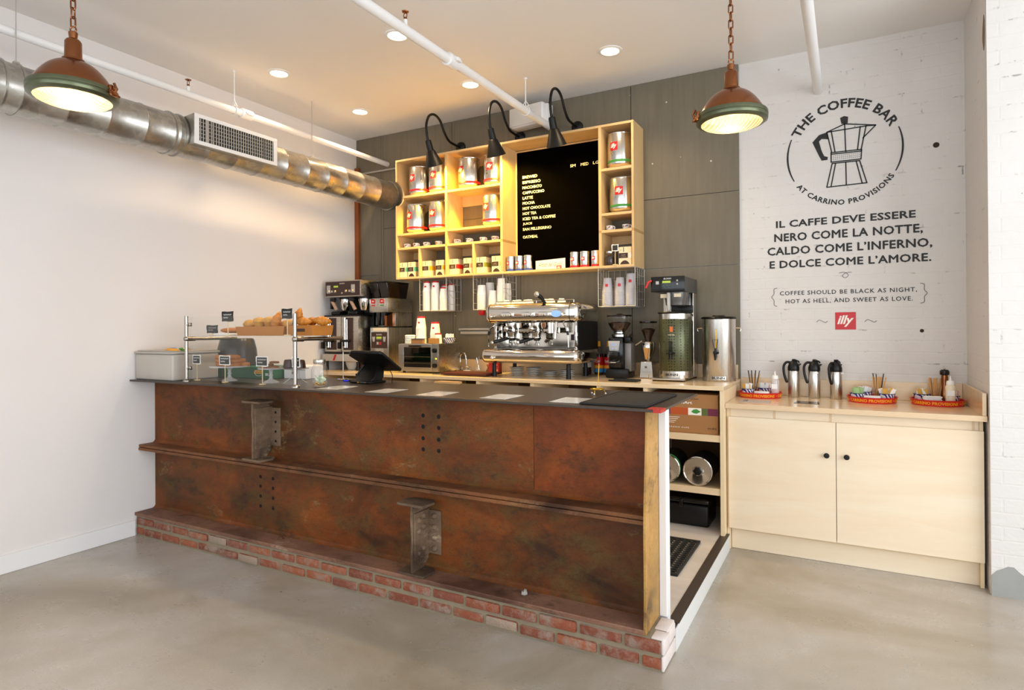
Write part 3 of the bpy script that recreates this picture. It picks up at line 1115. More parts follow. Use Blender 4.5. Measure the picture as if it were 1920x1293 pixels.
# white post behind the end plate, with the stud wall it finishes
m = MB().box(-.745, -.712, 2.7225, 2.752, .140, 1.0735).box(XL + .002, -.716, 2.752, 2.80, .10, 1.0735)
build('end_post', m, 'whitepaint', bar, bevel=.002)
# steel plate top
build('counter_top', MB().box(x0, -.670, 2.482, 3.185, 1.0745, 1.086), 'topsteel', bar, bevel=.0015)
M['redtape'] = pm('red_tape', '#b32318', .5)
m = MB().box(-.728, -.669, 2.4805, 2.56, 1.0865, 1.0875)
m.box(-.70, -.6685, 2.4805, 2.56, 1.0735, 1.0865)
build('edge_tape', m, 'redtape', bar)
# coped stub beams riveted to the webs


def stub(name, x, z0, z1, rivets, cz0, cz1):
    m = MB()
    m.prism([(2.522, z0 + .012), (2.520, z0 + .1), (2.526, (z0 + z1) / 2), (2.519, z1 - .08), (2.522, z1 - .012), (2.62, z1 - .012), (WY - .001, z1 - .05), (WY - .001, z0 + .05), (2.62, z0 + .012)], x - .006, x + .006, 'YZ')
    build('stub_web', m, 'ruststub', bar, bevel=.002)
    for a, b in ((z0, z0 + .013), (z1 - .013, z1)):
        m = MB().prism([(x - .088, 2.515), (x + .08, 2.508), (x + .088, 2.60), (x + .062, WY - .022), (x - .062, WY - .022), (x - .09, 2.60)], a, b, 'XY')
        build('stub_flange', m, 'ruststub', bar, bevel=.002)
    m = MB()
    m.box(x + .0065, x + .0165, 2.532, WY - .0005, cz0, cz1).box(x + .0065, x + .092, WY - .0105, WY - .0005, cz0 + .006, cz1 - .006)
    m.box(x - .0165, x - .0065, 2.54, WY - .0005, cz0, cz1).box(x - .092, x - .0065, WY - .0105, WY - .0005, cz0 + .006, cz1 - .006)
    build('clip_angle', m, 'ruststub', bar, bevel=.0015)
    m = MB()
    for i in range(4):
        z = cz0 + .035 + i * (cz1 - cz0 - .07) / 3
        for sx in (x + .055, x - .055):
            if rivets:
                build('rivet', MB().lathe([(0, -.016), (.009, -.015), (.015, -.009), (.017, 0)], 8, (sx, WY - .0105, z), 'Y'), 'ruststub', bar)
            else:
                build('bolt_hole', MB().lathe([(0, -.0008), (.0085, -.0008), (.0085, 0)], 12, (sx, WY - .0105, z), 'Y'), 'dark', bar)
        if rivets and i != 1:
            for yy in (2.565, 2.605):
                build('rivet', MB().lathe([(0, .013), (.009, .012), (.015, .006), (.017, 0)], 8, (x + .0165, yy, z + (yy - 2.58) * .4), 'X'), 'ruststub', bar)


stub('upper', -3.168, .629, .992, False, .70, .948)
stub('lower', -1.968, .1615, .528, True, .235, .475)
# rows of bolt holes
m = MB()
for xs, zs in (((-1.993, -1.892), (.961, .902, .84, .781)), ((-3.266, -3.152), (.497, .437, .375, .312))):
    for x in xs:
        for z in zs:
            build('bolt_hole', MB().lathe([(0, -.0012), (.0105, -.0012), (.0115, 0)], 14, (x, WY, z), 'Y'), 'dark', bar)
# nuts left on the lower flange
for i, (x, y) in enumerate(((-3.018, 2.60), (-1.359, 2.60))):
    m = MB()
    m.lathe([(0, .012), (.013, .012), (.016, .009), (.016, 0)], 6, (x, y, .161)).cyl((x, y, .161), (x + .006, y, .182), .007, 10)
    build('anchor_bolt', m, 'rust3' if i == 0 else 'greymetal', bar)

# ================================================================ RAISED FLOOR BEHIND THE BAR
M['vinyl'] = mk_birch('pale_grey_floorboards', '#c9bfb4', '#d8cfc6', .4, 0, .1)
M['nosing'] = pm('brown_metal_nosing', '#4b4039', .45, .4, bump=.4, bscale=260)
M['riser'] = pm('pale_riser_paint', '#d9d8d4', .5)
pf = struct('floor_raised', MB().box(XL, -.676, 2.80, YB, 0, .10), 'vinyl')
struct('step_riser', MB().box(-.676, -.672, 2.715, 4.118, 0, .0985), 'riser', pf)
struct('step_nosing', MB().box(-.722, -.671, 2.775, 4.118, .0985, .1025), 'nosing', pf, bevel=.001)

# ================================================================ TALL BACK COUNTER
bc = thing('back_counter', 'long birch plywood back counter with open shelf bays behind the bar', 'counter', (0, 0, 0))
build('counter_top', MB().box(XL + .002, -.690, 4.044, YB - .019, 1.020, 1.046), ['birchtop'], bc, bevel=.002)
build('backsplash', MB().box(XL + .055, -.705, YB - .0365, YB - .0195, 1.0465, 1.147), 'birchtop', bc, bevel=.001)
build('side_panel', MB().box(-.716, -.691, 4.056, YB - .02, .1005, 1.0195), 'birchv', bc, bevel=.001)
bx = [-1.198, -1.53, -2.05, -2.52, -3.06, -3.7, -4.2]
for x in bx:
    build('divider', MB().box(x - .014, x + .014, 4.062, YB - .05, .1005, 1.0195), 'birchv', bc, bevel=.001)
build('back_panel', MB().box(XL + .01, -.717, YB - .048, YB - .034, .1005, 1.0195), pm('unlit_bay_board', '#6b4c2e', .7), bc)  # dark colour paints in the unlit inside of the bays
for z0, z1 in ((.690, .733), (.352, .394)):
    build('shelf', MB().box(-1.1835, -.7165, 4.062, YB - .05, z0, z1), 'birchtop', bc, bevel=.001)
    build('shelf', MB().box(-4.18, -1.2125, 4.10, YB - .05, z0, z1), 'birchtop', bc, bevel=.001)

# contents of the open bay
t = thing('cardboard_box', 'brown printed cardboard coffee box on the top shelf beside the low cabinet', 'box', (-.735, 4.085, .7335))
build('carton', MB().rbox(-.43, .004, 0, .38, 0, .253, .003, 1), 'card', t)
m = MB()
cols_ = ['#5a4668', '#b8501e', '#efe6d6', '#58622c', '#6b1f3c']
xs = [-.43, -.30, -.185, -.10, -.06, .003]
for i, c in enumerate(cols_):
    m.mat(i).box(xs[i], xs[i + 1], -.001, -.0002, .118, .164)
m.mat(5).prism([(-.165, .140), (-.15, .154), (-.13, .158), (-.104, .142), (-.13, .128), (-.15, .130)], -.0016, -.001)
build('picture_strip', m, [pm('print_%d' % i, c, .5) for i, c in enumerate(cols_)] + ['green'], t, smooth=0)
m = MB()
m.text('illy sustainArt', facing(-.36, -.0003, .182), .20, .026, bold=.01)
m.text('ESPRESSO CUPS', facing(-.33, -.0003, .03), .15, .008, space=1.3)
for i in range(4):
    m.box(-.33, -.24 - .012 * i, -.0008, -.0002, .098 - i * .012, .101 - i * .012)
build('white_print', m, 'letter', t, smooth=0)
m = MB().text('Art Collection', facing(-.235, -.0003, .218), .115, .012).text('CUPS', facing(-.062, -.0003, .03), .055, .012, bold=.01)
build('dark_print', m, 'brown', t, smooth=0)
build('seal', MB().box(-.18, -.168, -.0008, -.0002, .234, .246), 'red', t, smooth=0)


def lying_tin(loc, rz, label, lidcol):
    t = thing('coffee_tin', label, 'tin', loc, rz, 'tins lying on the open shelf')
    r = .093
    build('tin_body', MB().lathe([(0, .25), (r - .004, .25), (r, .245), (r, .012), (r, 0)], 40, (0, 0, r), 'Y'), 'blackm', t)
    build('rim_band', MB().lathe([(r + .0005, .012), (r + .0012, .013), (r + .0012, .03), (r + .0005, .031)], 40, (0, 0, r), 'Y'), lidcol, t)
    build('tin_end', MB().lathe([(r, .004), (r + .001, -.003), (r - .004, -.005), (r - .007, .001), (.05, -.001), (.032, -.004), (.03, -.002), (0, -.002)], 40, (0, 0, r), 'Y'), 'mirror', t)
    m = MB()
    m.lathe([(.026, -.002), (.026, -.012), (.020, -.014), (.009, -.014), (.009, -.010), (0, -.010)], 12, (0, 0, r), 'Y', fn=lambda q, h, a: q * (1 + .08 * math.cos(6 * a)) if q > .012 else q)
    build('valve', m, 'blackm', t)
    return t


lying_tin((-.862, 4.085, .397), 0, 'silver tin lying end-on on the open shelf, wholly in view', 'blackm')
lying_tin((-1.068, 4.085, .397), 0, 'silver tin with green edge lying half hidden behind the white post', 'green')
t = thing('storage_case', 'black lidded plastic case on the raised floor under the shelf', 'case', (-.93, 4.27, .1005))
m = MB()
m.M = Matrix.Identity(4)
m.rbox(-.235, .12, -.10, .16, 0, .145, .018, 3)
build('case_body', m, 'black', t)
build('case_lid', MB().rbox(-.24, .126, -.106, .166, .150, .185, .014, 3), 'blackg', t)
m = MB().rbox(-.07, -.045, -.118, -.104, .125, .178, .004)
build('latch', m, 'black', t)

# ribbed rubber mat on the raised floor
m = MB()
nx, ny = 11, 17
X0, X1, Y0, Y1 = -1.30, -.815, 3.30, 3.86
dx, dy = (X1 - X0) / nx, (Y1 - Y0) / ny
for i in range(nx):
    for j in range(ny):
        cx, cy = X0 + (i + .5 + (.0 if j % 2 else .0)) * dx, Y0 + (j + .5) * dy
        o, n_, h = [], [], []
        for k in range(8):
            a = PI / 8 + k * PI / 4
            u, v = math.cos(a), math.sin(a)
            s = 1 / max(abs(u), abs(v))
            o.append((cx + u * s * dx / 2, cy + v * s * dy / 2))
            n_.append((cx + u * dx * .36, cy + v * dy * .36))
        vs = [(p[0], p[1], .0135) for p in o] + [(p[0], p[1], .0135) for p in n_] + [(p[0], p[1], .002) for p in n_]
        fs = []
        for k in range(8):
            l = (k + 1) % 8
            fs += [(k, l, 8 + l, 8 + k), (8 + k, 8 + l, 16 + l, 16 + k)]
        m.add([(a, b, c + .1005) for a, b, c in vs], fs)
m.box(X0 - .012, X1 + .012, Y0 - .012, Y0, .1006, .114).box(X0 - .012, X1 + .012, Y1, Y1 + .012, .1006, .114).box(X1, X1 + .012, Y0, Y1, .1006, .114).box(X0 - .012, X0, Y0, Y1, .1006, .114)
single('rubber_floor_mat', m, 'rubber', 'black perforated rubber mat on the raised floor behind the bar', 'mat', smooth=0)

# ================================================================ LOW CONDIMENT CABINET
lc = thing('low_cabinet', 'low birch plywood cabinet with two doors against the white brick wall', 'cabinet', (0, 0, 0))
WZ = .937
m = MB().box(-.689, -.671, 4.141, YB - .001, .001, WZ - .031).box(.62, .638, 4.141, YB - .001, .001, WZ - .031)
m.box(-.671, .62, 4.16, YB - .001, .125, .143).box(-.671, .62, YB - .02, YB - .002, .143, WZ - .031)
build('carcass', m, 'birchv', lc, bevel=.001)
build('kick_board', MB().box(-.668, .645, 4.176, 4.194, .001, .124), 'birch', lc, bevel=.001)
build('top_rail', MB().box(-.670, .619, 4.145, 4.16, .845, WZ - .031), 'birch', lc)
m = MB()
for x in (-.672, -.405, -.095, .595):
    m.box(x - .006, x + .007, 4.1435, 4.1448, .850, WZ - .032)
build('rail_joint', m, 'plyedge', lc)
build('worktop', MB().box(-.689, .648, 4.091, YB - .001, WZ - .03, WZ), 'birchtop', lc, bevel=.0015)
build('worktop_edge', MB().box(-.689, .648, 4.0895, 4.0908, WZ - .029, WZ - .0015), 'plyedge', lc)
build('backsplash', MB().box(-.689, .628, YB - .020, YB - .002, WZ + .0005, 1.056), 'birchtop', lc, bevel=.001)
build('side_splash', MB().box(.629, .647, 4.10, YB - .002, WZ + .0005, 1.059), 'birchtop', lc, bevel=.001)
dgap = -.067
for a, b, kx in ((-.677, dgap - .0015, -.117), (dgap + .0015, .638, -.012)):
    d = build('door', MB().box(a, b, 4.1225, 4.1405, .142, .851), 'birch', lc, bevel=.0012)
    build('knob', MB().lathe([(0, -.030), (.010, -.029), (.0155, -.023), (.0155, -.019), (.008, -.012), (.007, 0)], 24, (kx, 4.1224, .655), 'Y'), 'blackm', d)

# ================================================================ MENU SHELF ON THE CONCRETE WALL
ms = thing('menu_shelf', 'wide birch plywood wall shelf with cubbyholes round the black menu board', 'wall shelf', (0, 0, 0))
SY0, SY1 = 4.489, YB - .0185
SZ0, SZ1 = 1.881, 2.981
SX0, SX1 = -3.662, -1.400
T = .018


def sh(name, a, b, c, d, m='birchsv', y0=SY0, y1=SY1):
    build(name, MB().box(a, b, y0, y1, c, d), m, ms, bevel=.001)


sh('top_board', SX0, SX1, SZ1 - T, SZ1, 'birchs')
sh('bottom_board', SX0, SX1, SZ0, SZ0 + T, 'birchs')
# left side, notched round the duct
pl = [(SY0, SZ0 + T), (SY1, SZ0 + T), (SY1, SZ1 - T), (SY0, SZ1 - T)]
pl += [(4.485 + .112 * math.cos(R(a)), 2.672 + .112 * math.sin(R(a))) for a in range(88, -89, -11)]
build('side_panel', MB().prism(pl, SX0, SX0 + T, 'YZ'), 'birchsv', ms, smooth=0)
sh('side_panel', SX1 - T, SX1, SZ0 + T, 2.151)
sh('side_panel', SX1 - T, SX1, 2.171, SZ1 - T)
sh('side_joint', SX1 - T - .0002, SX1 + .0003, 2.1512, 2.1708, 'shelfjoint')
D1, D2, D3 = -3.100, -2.540, -1.668
for d in (D1, D2, D3):
    sh('divider', d - .011, d + .011, SZ0 + T, 2.151)
    sh('divider', d - .011, d + .011, 2.171, SZ1 - T)
    sh('divider_joint', d - .0112, d + .0112, 2.1512, 2.1708, 'shelfjoint')
for d, lo, hi in ((-3.395, SZ0 + T, 2.151), (-2.820, SZ0 + T, 2.151)):
    sh('small_divider', d - .010, d + .010, lo, hi)
L0, L1, L2, L3 = (SX0 + T, D1 - .011), (D1 + .011, D2 - .011), (D3 + .011, SX1 - T), None
for z in (2.151, 2.281, 2.624):
    for i, (a, b) in enumerate((L0, L1, L2)):
        if i == 0 and z > 2.6:
            build('shelf_board', MB().prism([(a, SY1), (b, SY1), (b, SY0), (a + .075, SY0), (a + .004, 4.595)], z, z + T + .002, 'XY'), 'birchs', ms, bevel=.001)
        else:
            sh('shelf_board', a, b, z, z + T + .002, 'birchs')
for a, b, z in [(L1[0], L1[1], 2.535), (L0[0], L0[1], 2.535), (L0[0], L0[1], 2.885), (L1[0], L1[1], 2.885), (L2[0], L2[1], 2.885), (L2[0], L2[1], 2.535), (L2[0], L2[1], 2.085), (L1[0], -2.832, 2.085), (-2.808, L1[1], 2.085), (L0[0], -3.407, 2.085)]:
    top = {2.535: 2.624, 2.885: SZ1 - T, 2.085: 2.151}[z]
    build('back_rail', MB().box(a, b, SY1 - .013, SY1 - .001, z, top), 'birchsv', ms)

mb_ = thing('menu_board', 'black letter board menu with white lettering in the middle of the wall shelf', 'menu board', (0, 4.730, 0))
BX0, BX1 = D2 + .0115, D3 - .0115
build('board_panel', MB().box(BX0 + .012, BX1, 0, .012, SZ0 + T + .001, 2.945), 'board', mb_)
m = MB().box(BX0, BX0 + .012, -.004, .012, SZ0 + T + .001, 2.957).box(BX0 + .012, BX1, -.004, .012, 2.945, 2.957)
build('board_frame', m, 'birchsv', mb_)


def mtext(body, x, z, w, h=.0235):
    build('menu_line', MB().text(body, facing(x, -.0008, z), w, h, bold=.006), 'letter', mb_, smooth=0)


k = 4.73 / 4.64
for i, (b, w) in enumerate([('BREWED', .141), ('ESPRESSO', .172), ('MACCHIATO', .183), ('CAPPUCCINO', .206), ('LATTE', .097), ('MOCHA', .115), ('HOT CHOCOLATE', .262), ('HOT TEA', .131), ('ICED TEA & COFFEE', .31), ('JUICE', .088), ('SAN PELLEGRINO', .27)]):
    mtext(b, -2.4155 * k, 1.42 + (1.271 - .0441 * i) * k, w)
mtext('OATMEAL', -2.4155 * k, 1.42 + .764 * k, .143)
for b, x, w in (('SM', -1.977, .047), ('MED', -1.885, .068), ('LG', -1.78, .05)):
    mtext(b, x * k, 1.42 + 1.311 * k, w)

# ---------------------------------------------------------------- big coffee tins
M['tinsilver'] = mk_brushed('tin_silver', '#d3cfc8', .22)
CAN_R, CAN_H = .098, .268


def can_logo(m, r, zc, s, ang=0.0, text=False):
    """Curved square patch on a tin of radius r, or the white word inside it."""
    def fn(x, y, z):
        a = -PI / 2 + ang + (x - s / 2) / r
        rr = r + .0006 + z
        return (rr * math.cos(a), rr * math.sin(a), zc - s / 2 + y)
    if text:
        return m.text('illy', lambda x, y, z: fn(x + s * .1, y + s * .17, z + .0005), s * .8, s * .66, depth=.0005, bold=.03, shear=.3)
    n = 8
    vs, fs = [], []
    for i in range(n + 1):
        for y in (0, s):
            vs.append(fn(s * i / n, y, 0))
    for i in range(n):
        fs.append((2 * i, 2 * i + 2, 2 * i + 3, 2 * i + 1))
    return m.add(vs, fs)


def big_tin(loc, rz, label, band):
    t = thing('coffee_tin', label, 'tin', loc, rz, 'large silver coffee tins on the wall shelf')
    r, h = CAN_R, CAN_H
    build('tin_body', MB().lathe([(0, .010), (.05, .010), (.058, 0), (.066, .002), (r - .004, .026), (r, .034), (r, h - .012), (r - .003, h - .006), (r - .001, h), (r - .006, h), (r - .010, h - .008), (0, h - .008)], 44), 'tinsilver', t, smooth=30)
    build('colour_band', MB().lathe([(r + .0004, .043), (r + .0008, .044), (r + .0008, .061), (r + .0004, .062)], 44), band, t)
    lg = build('logo_patch', can_logo(MB(), r, .165, .064), 'red', t)
    build('logo_lettering', can_logo(MB(), r, .165, .064, 0, True), 'letter', lg, smooth=0)
    return t


TZ = 2.6445
T1 = big_tin((-3.482, 4.62, TZ), R(-12), 'silver tin with red band on the top shelf, at the left end by the duct', 'red')
YR = 2.3015
dup(T1, (-3.258, 4.62, TZ), R(-4), 'silver tin with red band on the top shelf under the leftmost gooseneck lamp')
dup(T1, (-3.513, 4.62, YR), R(-14), 'silver tin with red band on the second shelf, at the far left end')
dup(T1, (-3.262, 4.62, YR), R(-8), 'silver tin with red band on the second shelf, right of its left neighbour')
dup(T1, (-2.925, 4.60, TZ), R(-20), 'silver tin with red band on the top shelf between the two lamps')
dup(T1, (-2.675, 4.62, TZ), R(0), 'silver tin with red band on the top shelf partly behind the middle lamp')
dup(T1, (-2.690, 4.62, YR), R(-16), 'silver tin with red band alone in the middle bay above the cups')
T2 = big_tin((-1.540, 4.60, TZ), R(-12), 'silver tin with green band in the top right cubbyhole', 'green')
dup(T2, (-1.525, 4.60, YR), R(2), 'silver tin with green band in the second cubbyhole on the right')

# ---------------------------------------------------------------- espresso cups with colour splashes
ART = ['#c03a22', '#e0a52a', '#3d7a3a', '#2c2622', '#3a6aa8', '#d86a2c']
for i, c in enumerate(ART):
    pm('glaze_%d' % i, c, .2)


def espresso_cup(loc, label, k, rz=0.0):
    t = thing('espresso_cup', label, 'cup', loc, rz, 'decorated espresso cups on the wall shelf')
    build('cup_body', MB().lathe([(0, .002), (.014, .002), (.015, 0), (.018, .001), (.025, .012), (.0295, .030), (.0305, .044), (.0285, .044), (.0275, .030), (.022, .012), (0, .008)], 28), 'porc', t, smooth=50)
    build('handle', MB().tube([(.027 + .0155 * math.cos(a), 0, .027 + .013 * math.sin(a)) for a in [R(-110 + 22 * q) for q in range(11)]], .0042, 8), 'porc', t)
    random.seed(k)
    m = MB()
    for q in range(3):
        a0 = -PI / 2 + random.uniform(-.9, .5)
        z0 = random.uniform(.012, .026)
        w, h = random.uniform(.5, 1.0), random.uniform(.007, .014)
        n = 8
        vs, fs = [], []
        for u in range(n + 1):
            a = a0 + w * u / n
            bow = math.sin(PI * u / n)
            for v in (0, 1):
                z = min(.042, z0 + .012 * u / n + v * h * max(bow, .15))
                rr = .0262 + .0045 * ((z - .012) / .032) + .0008 if z > .012 else .0262
                vs.append((rr * math.cos(a), rr * math.sin(a), z))
        for u in range(n):
            fs.append((2 * u, 2 * u + 2, 2 * u + 3, 2 * u + 1))
        m.mat(q).add(vs, fs)
    build('painted_splash', m, [MATS['glaze_%d' % ((k + 2 * q) % 6)] for q in range(3)], t, smooth=60)
    return t


CZ_ = 2.1715
words = ['first', 'second', 'third', 'fourth']
for i, x in enumerate((-3.606, -3.502, -3.385, -3.250)):
    espresso_cup((x, 4.585, CZ_), 'white espresso cup with colour splashes, %s from the left end of the cup row' % words[i], i, R(-8))
for i, x in enumerate((-3.050, -2.922, -2.780, -2.662)):
    espresso_cup((x, 4.585, CZ_), 'white espresso cup with colour splashes, %s from the left in the middle bay' % words[i], i + 5, R(-6))
for i, x in enumerate((-1.625, -1.492)):
    espresso_cup((x, 4.585, CZ_), 'white espresso cup with colour splashes, %s in the right-hand cubbyhole' % ('on the left' if i == 0 else 'beside the shelf end'), i + 11, 0)

# ---------------------------------------------------------------- cartons of capsules
SH = SZ0 + T + .0005


def carton(x0, y0, w, d, h, side, photo, label, rz=0.0):
    t = thing('capsule_carton', label, 'box', (x0, y0, SH), rz, 'cream cartons along the bottom shelf')
    build('carton_body', MB().rbox(0, w, 0, d, 0, h, .0015, 1), 'cream', t)
    build('brown_label', MB().box(.002, w * .72, -.0006, -.0001, h * .38, h * .66), 'brown', t, smooth=0)
    m = scribble(MB(), w * .16, w * .58, h * .45, h * .03, -.0008)
    m.tube(smoothpts([(w * .2, -.0008, h * .52), (w * .28, -.0008, h * .56), (w * .36, -.0008, h * .52), (w * .44, -.0008, h * .57), (w * .52, -.0008, h * .52)], 4), .0008, 4)
    build('label_print', m, 'cream', t, smooth=0)
    m = MB().box(w * .80, w + .0004, -.0006, -.0001, h * .38, h * .66).box(w - .0004, w + .0006, -.0006, d, h * .38, h * .66)
    build('colour_stripe', m, side, t, smooth=0)
    m = MB().box(w * .36, w * .42, -.0006, -.0001, h * .72, h * .98).box(w * .15, w * .2, -.0006, -.0001, h * .80, h * .85)
    build('top_print', m, 'inkg', t, smooth=0)
    if photo:
        pr = [(w * .1, h * .03)] + [(w * (.1 + .76 * q / 8), h * (.03 + .22 * math.sin(PI * q / 8) ** .7)) for q in range(1, 8)] + [(w * .86, h * .03)]
        build('picture', MB().prism(pr, -.0006, -.0001), 'brown', t, smooth=0)
    return t


M['teal'] = pm('teal_print', '#5fb894', .5)
M['amber'] = pm('amber_print', '#e8a41c', .5)
M['scarlet'] = pm('scarlet_print', '#d4221c', .5)
M['salmon'] = pm('salmon_print', '#e79a76', .5)
M['olive'] = pm('olive_print', '#8c8a2a', .5)
M['tan'] = pm('tan_print', '#c9a878', .5)
for x0, w, d, side, photo, lab in [(-3.641, .083, .08, 'teal', 0, 'cream carton with teal stripe at the left end of the bottom shelf'), (-3.545, .086, .085, 'teal', 1, 'cream carton with teal stripe and dark picture, beside the leftmost carton'),
                                   (-3.382, .096, .10, 'amber', 0, 'cream carton with amber stripe and no picture'), (-3.232, .086, .085, 'amber', 1, 'cream carton with amber stripe and dark picture below'),
                                   (-3.086, .088, .10, 'scarlet', 0, 'cream carton with bright red stripe in the middle bay'), (-2.938, .084, .085, 'salmon', 1, 'cream carton with salmon stripe and dark picture'),
                                   (-2.806, .095, .11, 'olive', 0, 'cream carton with olive green stripe'), (-2.652, .092, .085, 'tan', 1, 'cream carton with tan stripe beside the blue banded tins'),
                                   (-1.530, .100, .085, 'white', 1, 'cream carton in the bottom right cubbyhole behind the chalk sign')]:
    carton(x0, 4.515, w, d, .137, side, photo, lab)


def small_tin(loc, rz, label, band):
    t = thing('small_coffee_tin', label, 'tin', loc, rz, 'small silver tins in front of the menu board')
    r, h = .0365, .128
    build('tin_body', MB().lathe([(0, 0), (r - .001, 0), (r, .002), (r, h - .016), (r + .0012, h - .014), (r + .0012, h - .003), (r - .002, h), (r - .006, h - .003), (0, h - .003)], 32), 'tinsilver', t, smooth=30)
    build('colour_band', MB().lathe([(r + .0002, .003), (r + .0006, .003), (r + .0006, .019), (r + .0002, .019)], 32), band, t)
    lg = build('logo_patch', can_logo(MB(), r, .068, .030, -.35), 'red', t)
    build('logo_lettering', can_logo(MB(), r, .068, .030, -.35, True), 'letter', lg, smooth=0)
    return t


B1 = small_tin((-2.486, 4.552, SH), 0, 'small silver tin with blue band, leftmost of the blue banded three', 'blue')
dup(B1, (-2.404, 4.552, SH), .15, 'small silver tin with blue band, middle of the blue banded three')
dup(B1, (-2.322, 4.552, SH), .0, 'small silver tin with blue band, nearest the white card')
B2 = small_tin((-1.908, 4.552, SH), .2, 'small silver tin with red band, nearest the white card', 'red')
dup(B2, (-1.822, 4.552, SH), .3, 'small silver tin with red band, middle of the red banded three')
dup(B2, (-1.728, 4.552, SH), .1, 'small silver tin with red band, against the right-hand cubbyholes')
t = thing('display_card', 'white card with handwritten script and small red logo below the menu board', 'card', (-2.255, 4.555, SH), R(2))
build('card_sheet', MB().prism([(0, 0), (.26, 0), (.26, .089), (0, .077)], 0, .004), 'white', t)
build('script', MB().text('Artisti del Gusto', facing(.022, -.0005, .026), .21, .036, depth=.0004, shear=.5), 'inkg', t, smooth=0)
lg = build('logo_patch', MB().box(.185, .228, -.0008, -.0002, .002, .028), 'red', t, smooth=0)
build('logo_lettering', MB().text('illy', facing(.189, -.0009, .006), .034, .018, depth=.0004, bold=.03, shear=.3), 'letter', lg, smooth=0)

# jar and chalk sign in the bottom right cubbyhole
t = thing('bean_jar', 'small glass jar of coffee beans with metal lid in the right cubbyhole', 'jar', (-1.613, 4.545, SH))
build('jar_glass', MB().lathe([(0, 0), (.032, 0), (.035, .004), (.035, .078), (.028, .092), (.027, .100)], 28), 'glass', t, smooth=50)
build('beans', MB().lathe([(0, .004), (.031, .005), (.0325, .01), (.0325, .07), (.02, .078), (0, .08)], 24), 'beans', t)
build('lid', MB().lathe([(.029, .096), (.030, .098), (.030, .112), (.028, .114), (0, .114)], 28), 'steel', t)


def chalk_sign(loc, rz, w, h, stem, label, frame='white', lines=('', ''), group='small chalkboard price signs', tilt=0.0):
    t = thing('chalk_sign', label, 'sign', loc, rz, group)
    build('base', MB().lathe([(0, 0), (.02, 0), (.021, .002), (.020, .006), (0, .007)], 20), 'stick', t)
    build('stem', MB().box(-.0022, .0022, -.002, .002, .006, stem + .01), 'stick', t)
    z0 = stem
    m = MB()
    random.seed(int(abs(loc[0]) * 1000))
    n = 6
    out, inn = [], []
    for q in range(4):
        for s in range(n):
            f = s / n
            a, b = [((f, 0)), ((1, f)), ((1 - f, 1)), ((0, 1 - f))][q]
            wob = .0016 * math.sin(f * PI * 2 + q)
            out.append(((a - .5) * (w + .012) + wob, z0 - .006 + b * (h + .012) + wob))
            inn.append(((a - .5) * w * .98, z0 + b * h))
    N = len(out)
    vs = [(x, -.0045, z) for x, z in out] + [(x, -.0045, z) for x, z in inn] + [(x, -.0015, z) for x, z in out]
    fs = []
    for q in range(N):
        l = (q + 1) % N
        fs += [(q, l, N + l, N + q), (q, 2 * N + q, 2 * N + l, l)]
    m.add(vs, fs)
    build('frame', m, frame, t, smooth=0)
    build('slate', MB().box(-w / 2, w / 2, -.004, -.0022, z0, z0 + h), 'chalk', t)
    m = MB()
    for q, ln in enumerate(lines):
        if ln:
            scribble(m, -w * .4, w * (.4 if q == 0 else .05), z0 + h * (.72 - .36 * q), h * .17, -.0043)
    if m.v:
        build('chalk_writing', m, 'white', t, smooth=0)
    return t


chalk_sign((-1.553, 4.503, SH), 0, .042, .040, .112, 'small black chalk sign on a stick in the bottom right cubbyhole', 'white', ('', ''))

# ---------------------------------------------------------------- wire baskets and their paper cups


def wire_basket(x0, x1, label):
    t = thing('wire_basket', label, 'basket', (x0, 4.50, 1.582), 0, 'wire cup baskets under the wall shelf')
    w, d, h = x1 - x0, .235, .297
    r = .0032
    m = MB()
    for x in (0, w):
        m.tube([(x, 0, h), (x, 0, .004), (x, d, .004), (x, d, h)], r, 6)
        m.tube([(x, 0, h), (x, d, h)], r, 6)
    for y, z in ((0, .004), (d, .004), (d, h), (0, h)):
        m.cyl((0, y, z), (w, y, z), r, 6)
    build('frame', m, 'greymetal', t)
    q = .0017
    for x in (0, w):
        m = MB()
        for i in range(1, 4):
            m.cyl((x, d * i / 4, .004), (x, d * i / 4, h), q, 5)
        for i in (1, 2, 3, 4):
            z = h * i / 5
            m.tube([(x, 0, z + .03), (x, d * .28, z + .028), (x, d * .42, z), (x, d, z)] if i in (2, 4) else [(x, 0, z), (x, d, z)], q, 5)
        build('side_grid', m, 'greymetal', t)
    m = MB()
    for i in range(1, 10):
        m.cyl((w * i / 10, 0, .003), (w * i / 10, d, .003), q, 5)
    for i in range(1, 4):
        m.cyl((0, d * i / 4, .001), (w, d * i / 4, .001), q, 5)
    build('floor_grid', m, 'greymetal', t)
    m = MB()
    for i in range(1, 6):
        m.cyl((w * i / 6, d, .004), (w * i / 6, d, h), q, 5)
    for i in range(1, 5):
        m.cyl((0, d, h * i / 5), (w, d, h * i / 5), q, 5)
    build('back_grid', m, 'greymetal', t)
    return t


wire_basket(-3.400, -3.110, 'wire cup basket under the left part of the shelf, with red based cups')
wire_basket(-2.828, -2.536, 'wire cup basket under the middle of the shelf, with plain white cups')
wire_basket(-1.690, -1.398, 'wire cup basket under the right end of the shelf, with clear plastic cups')
BZ = 1.588


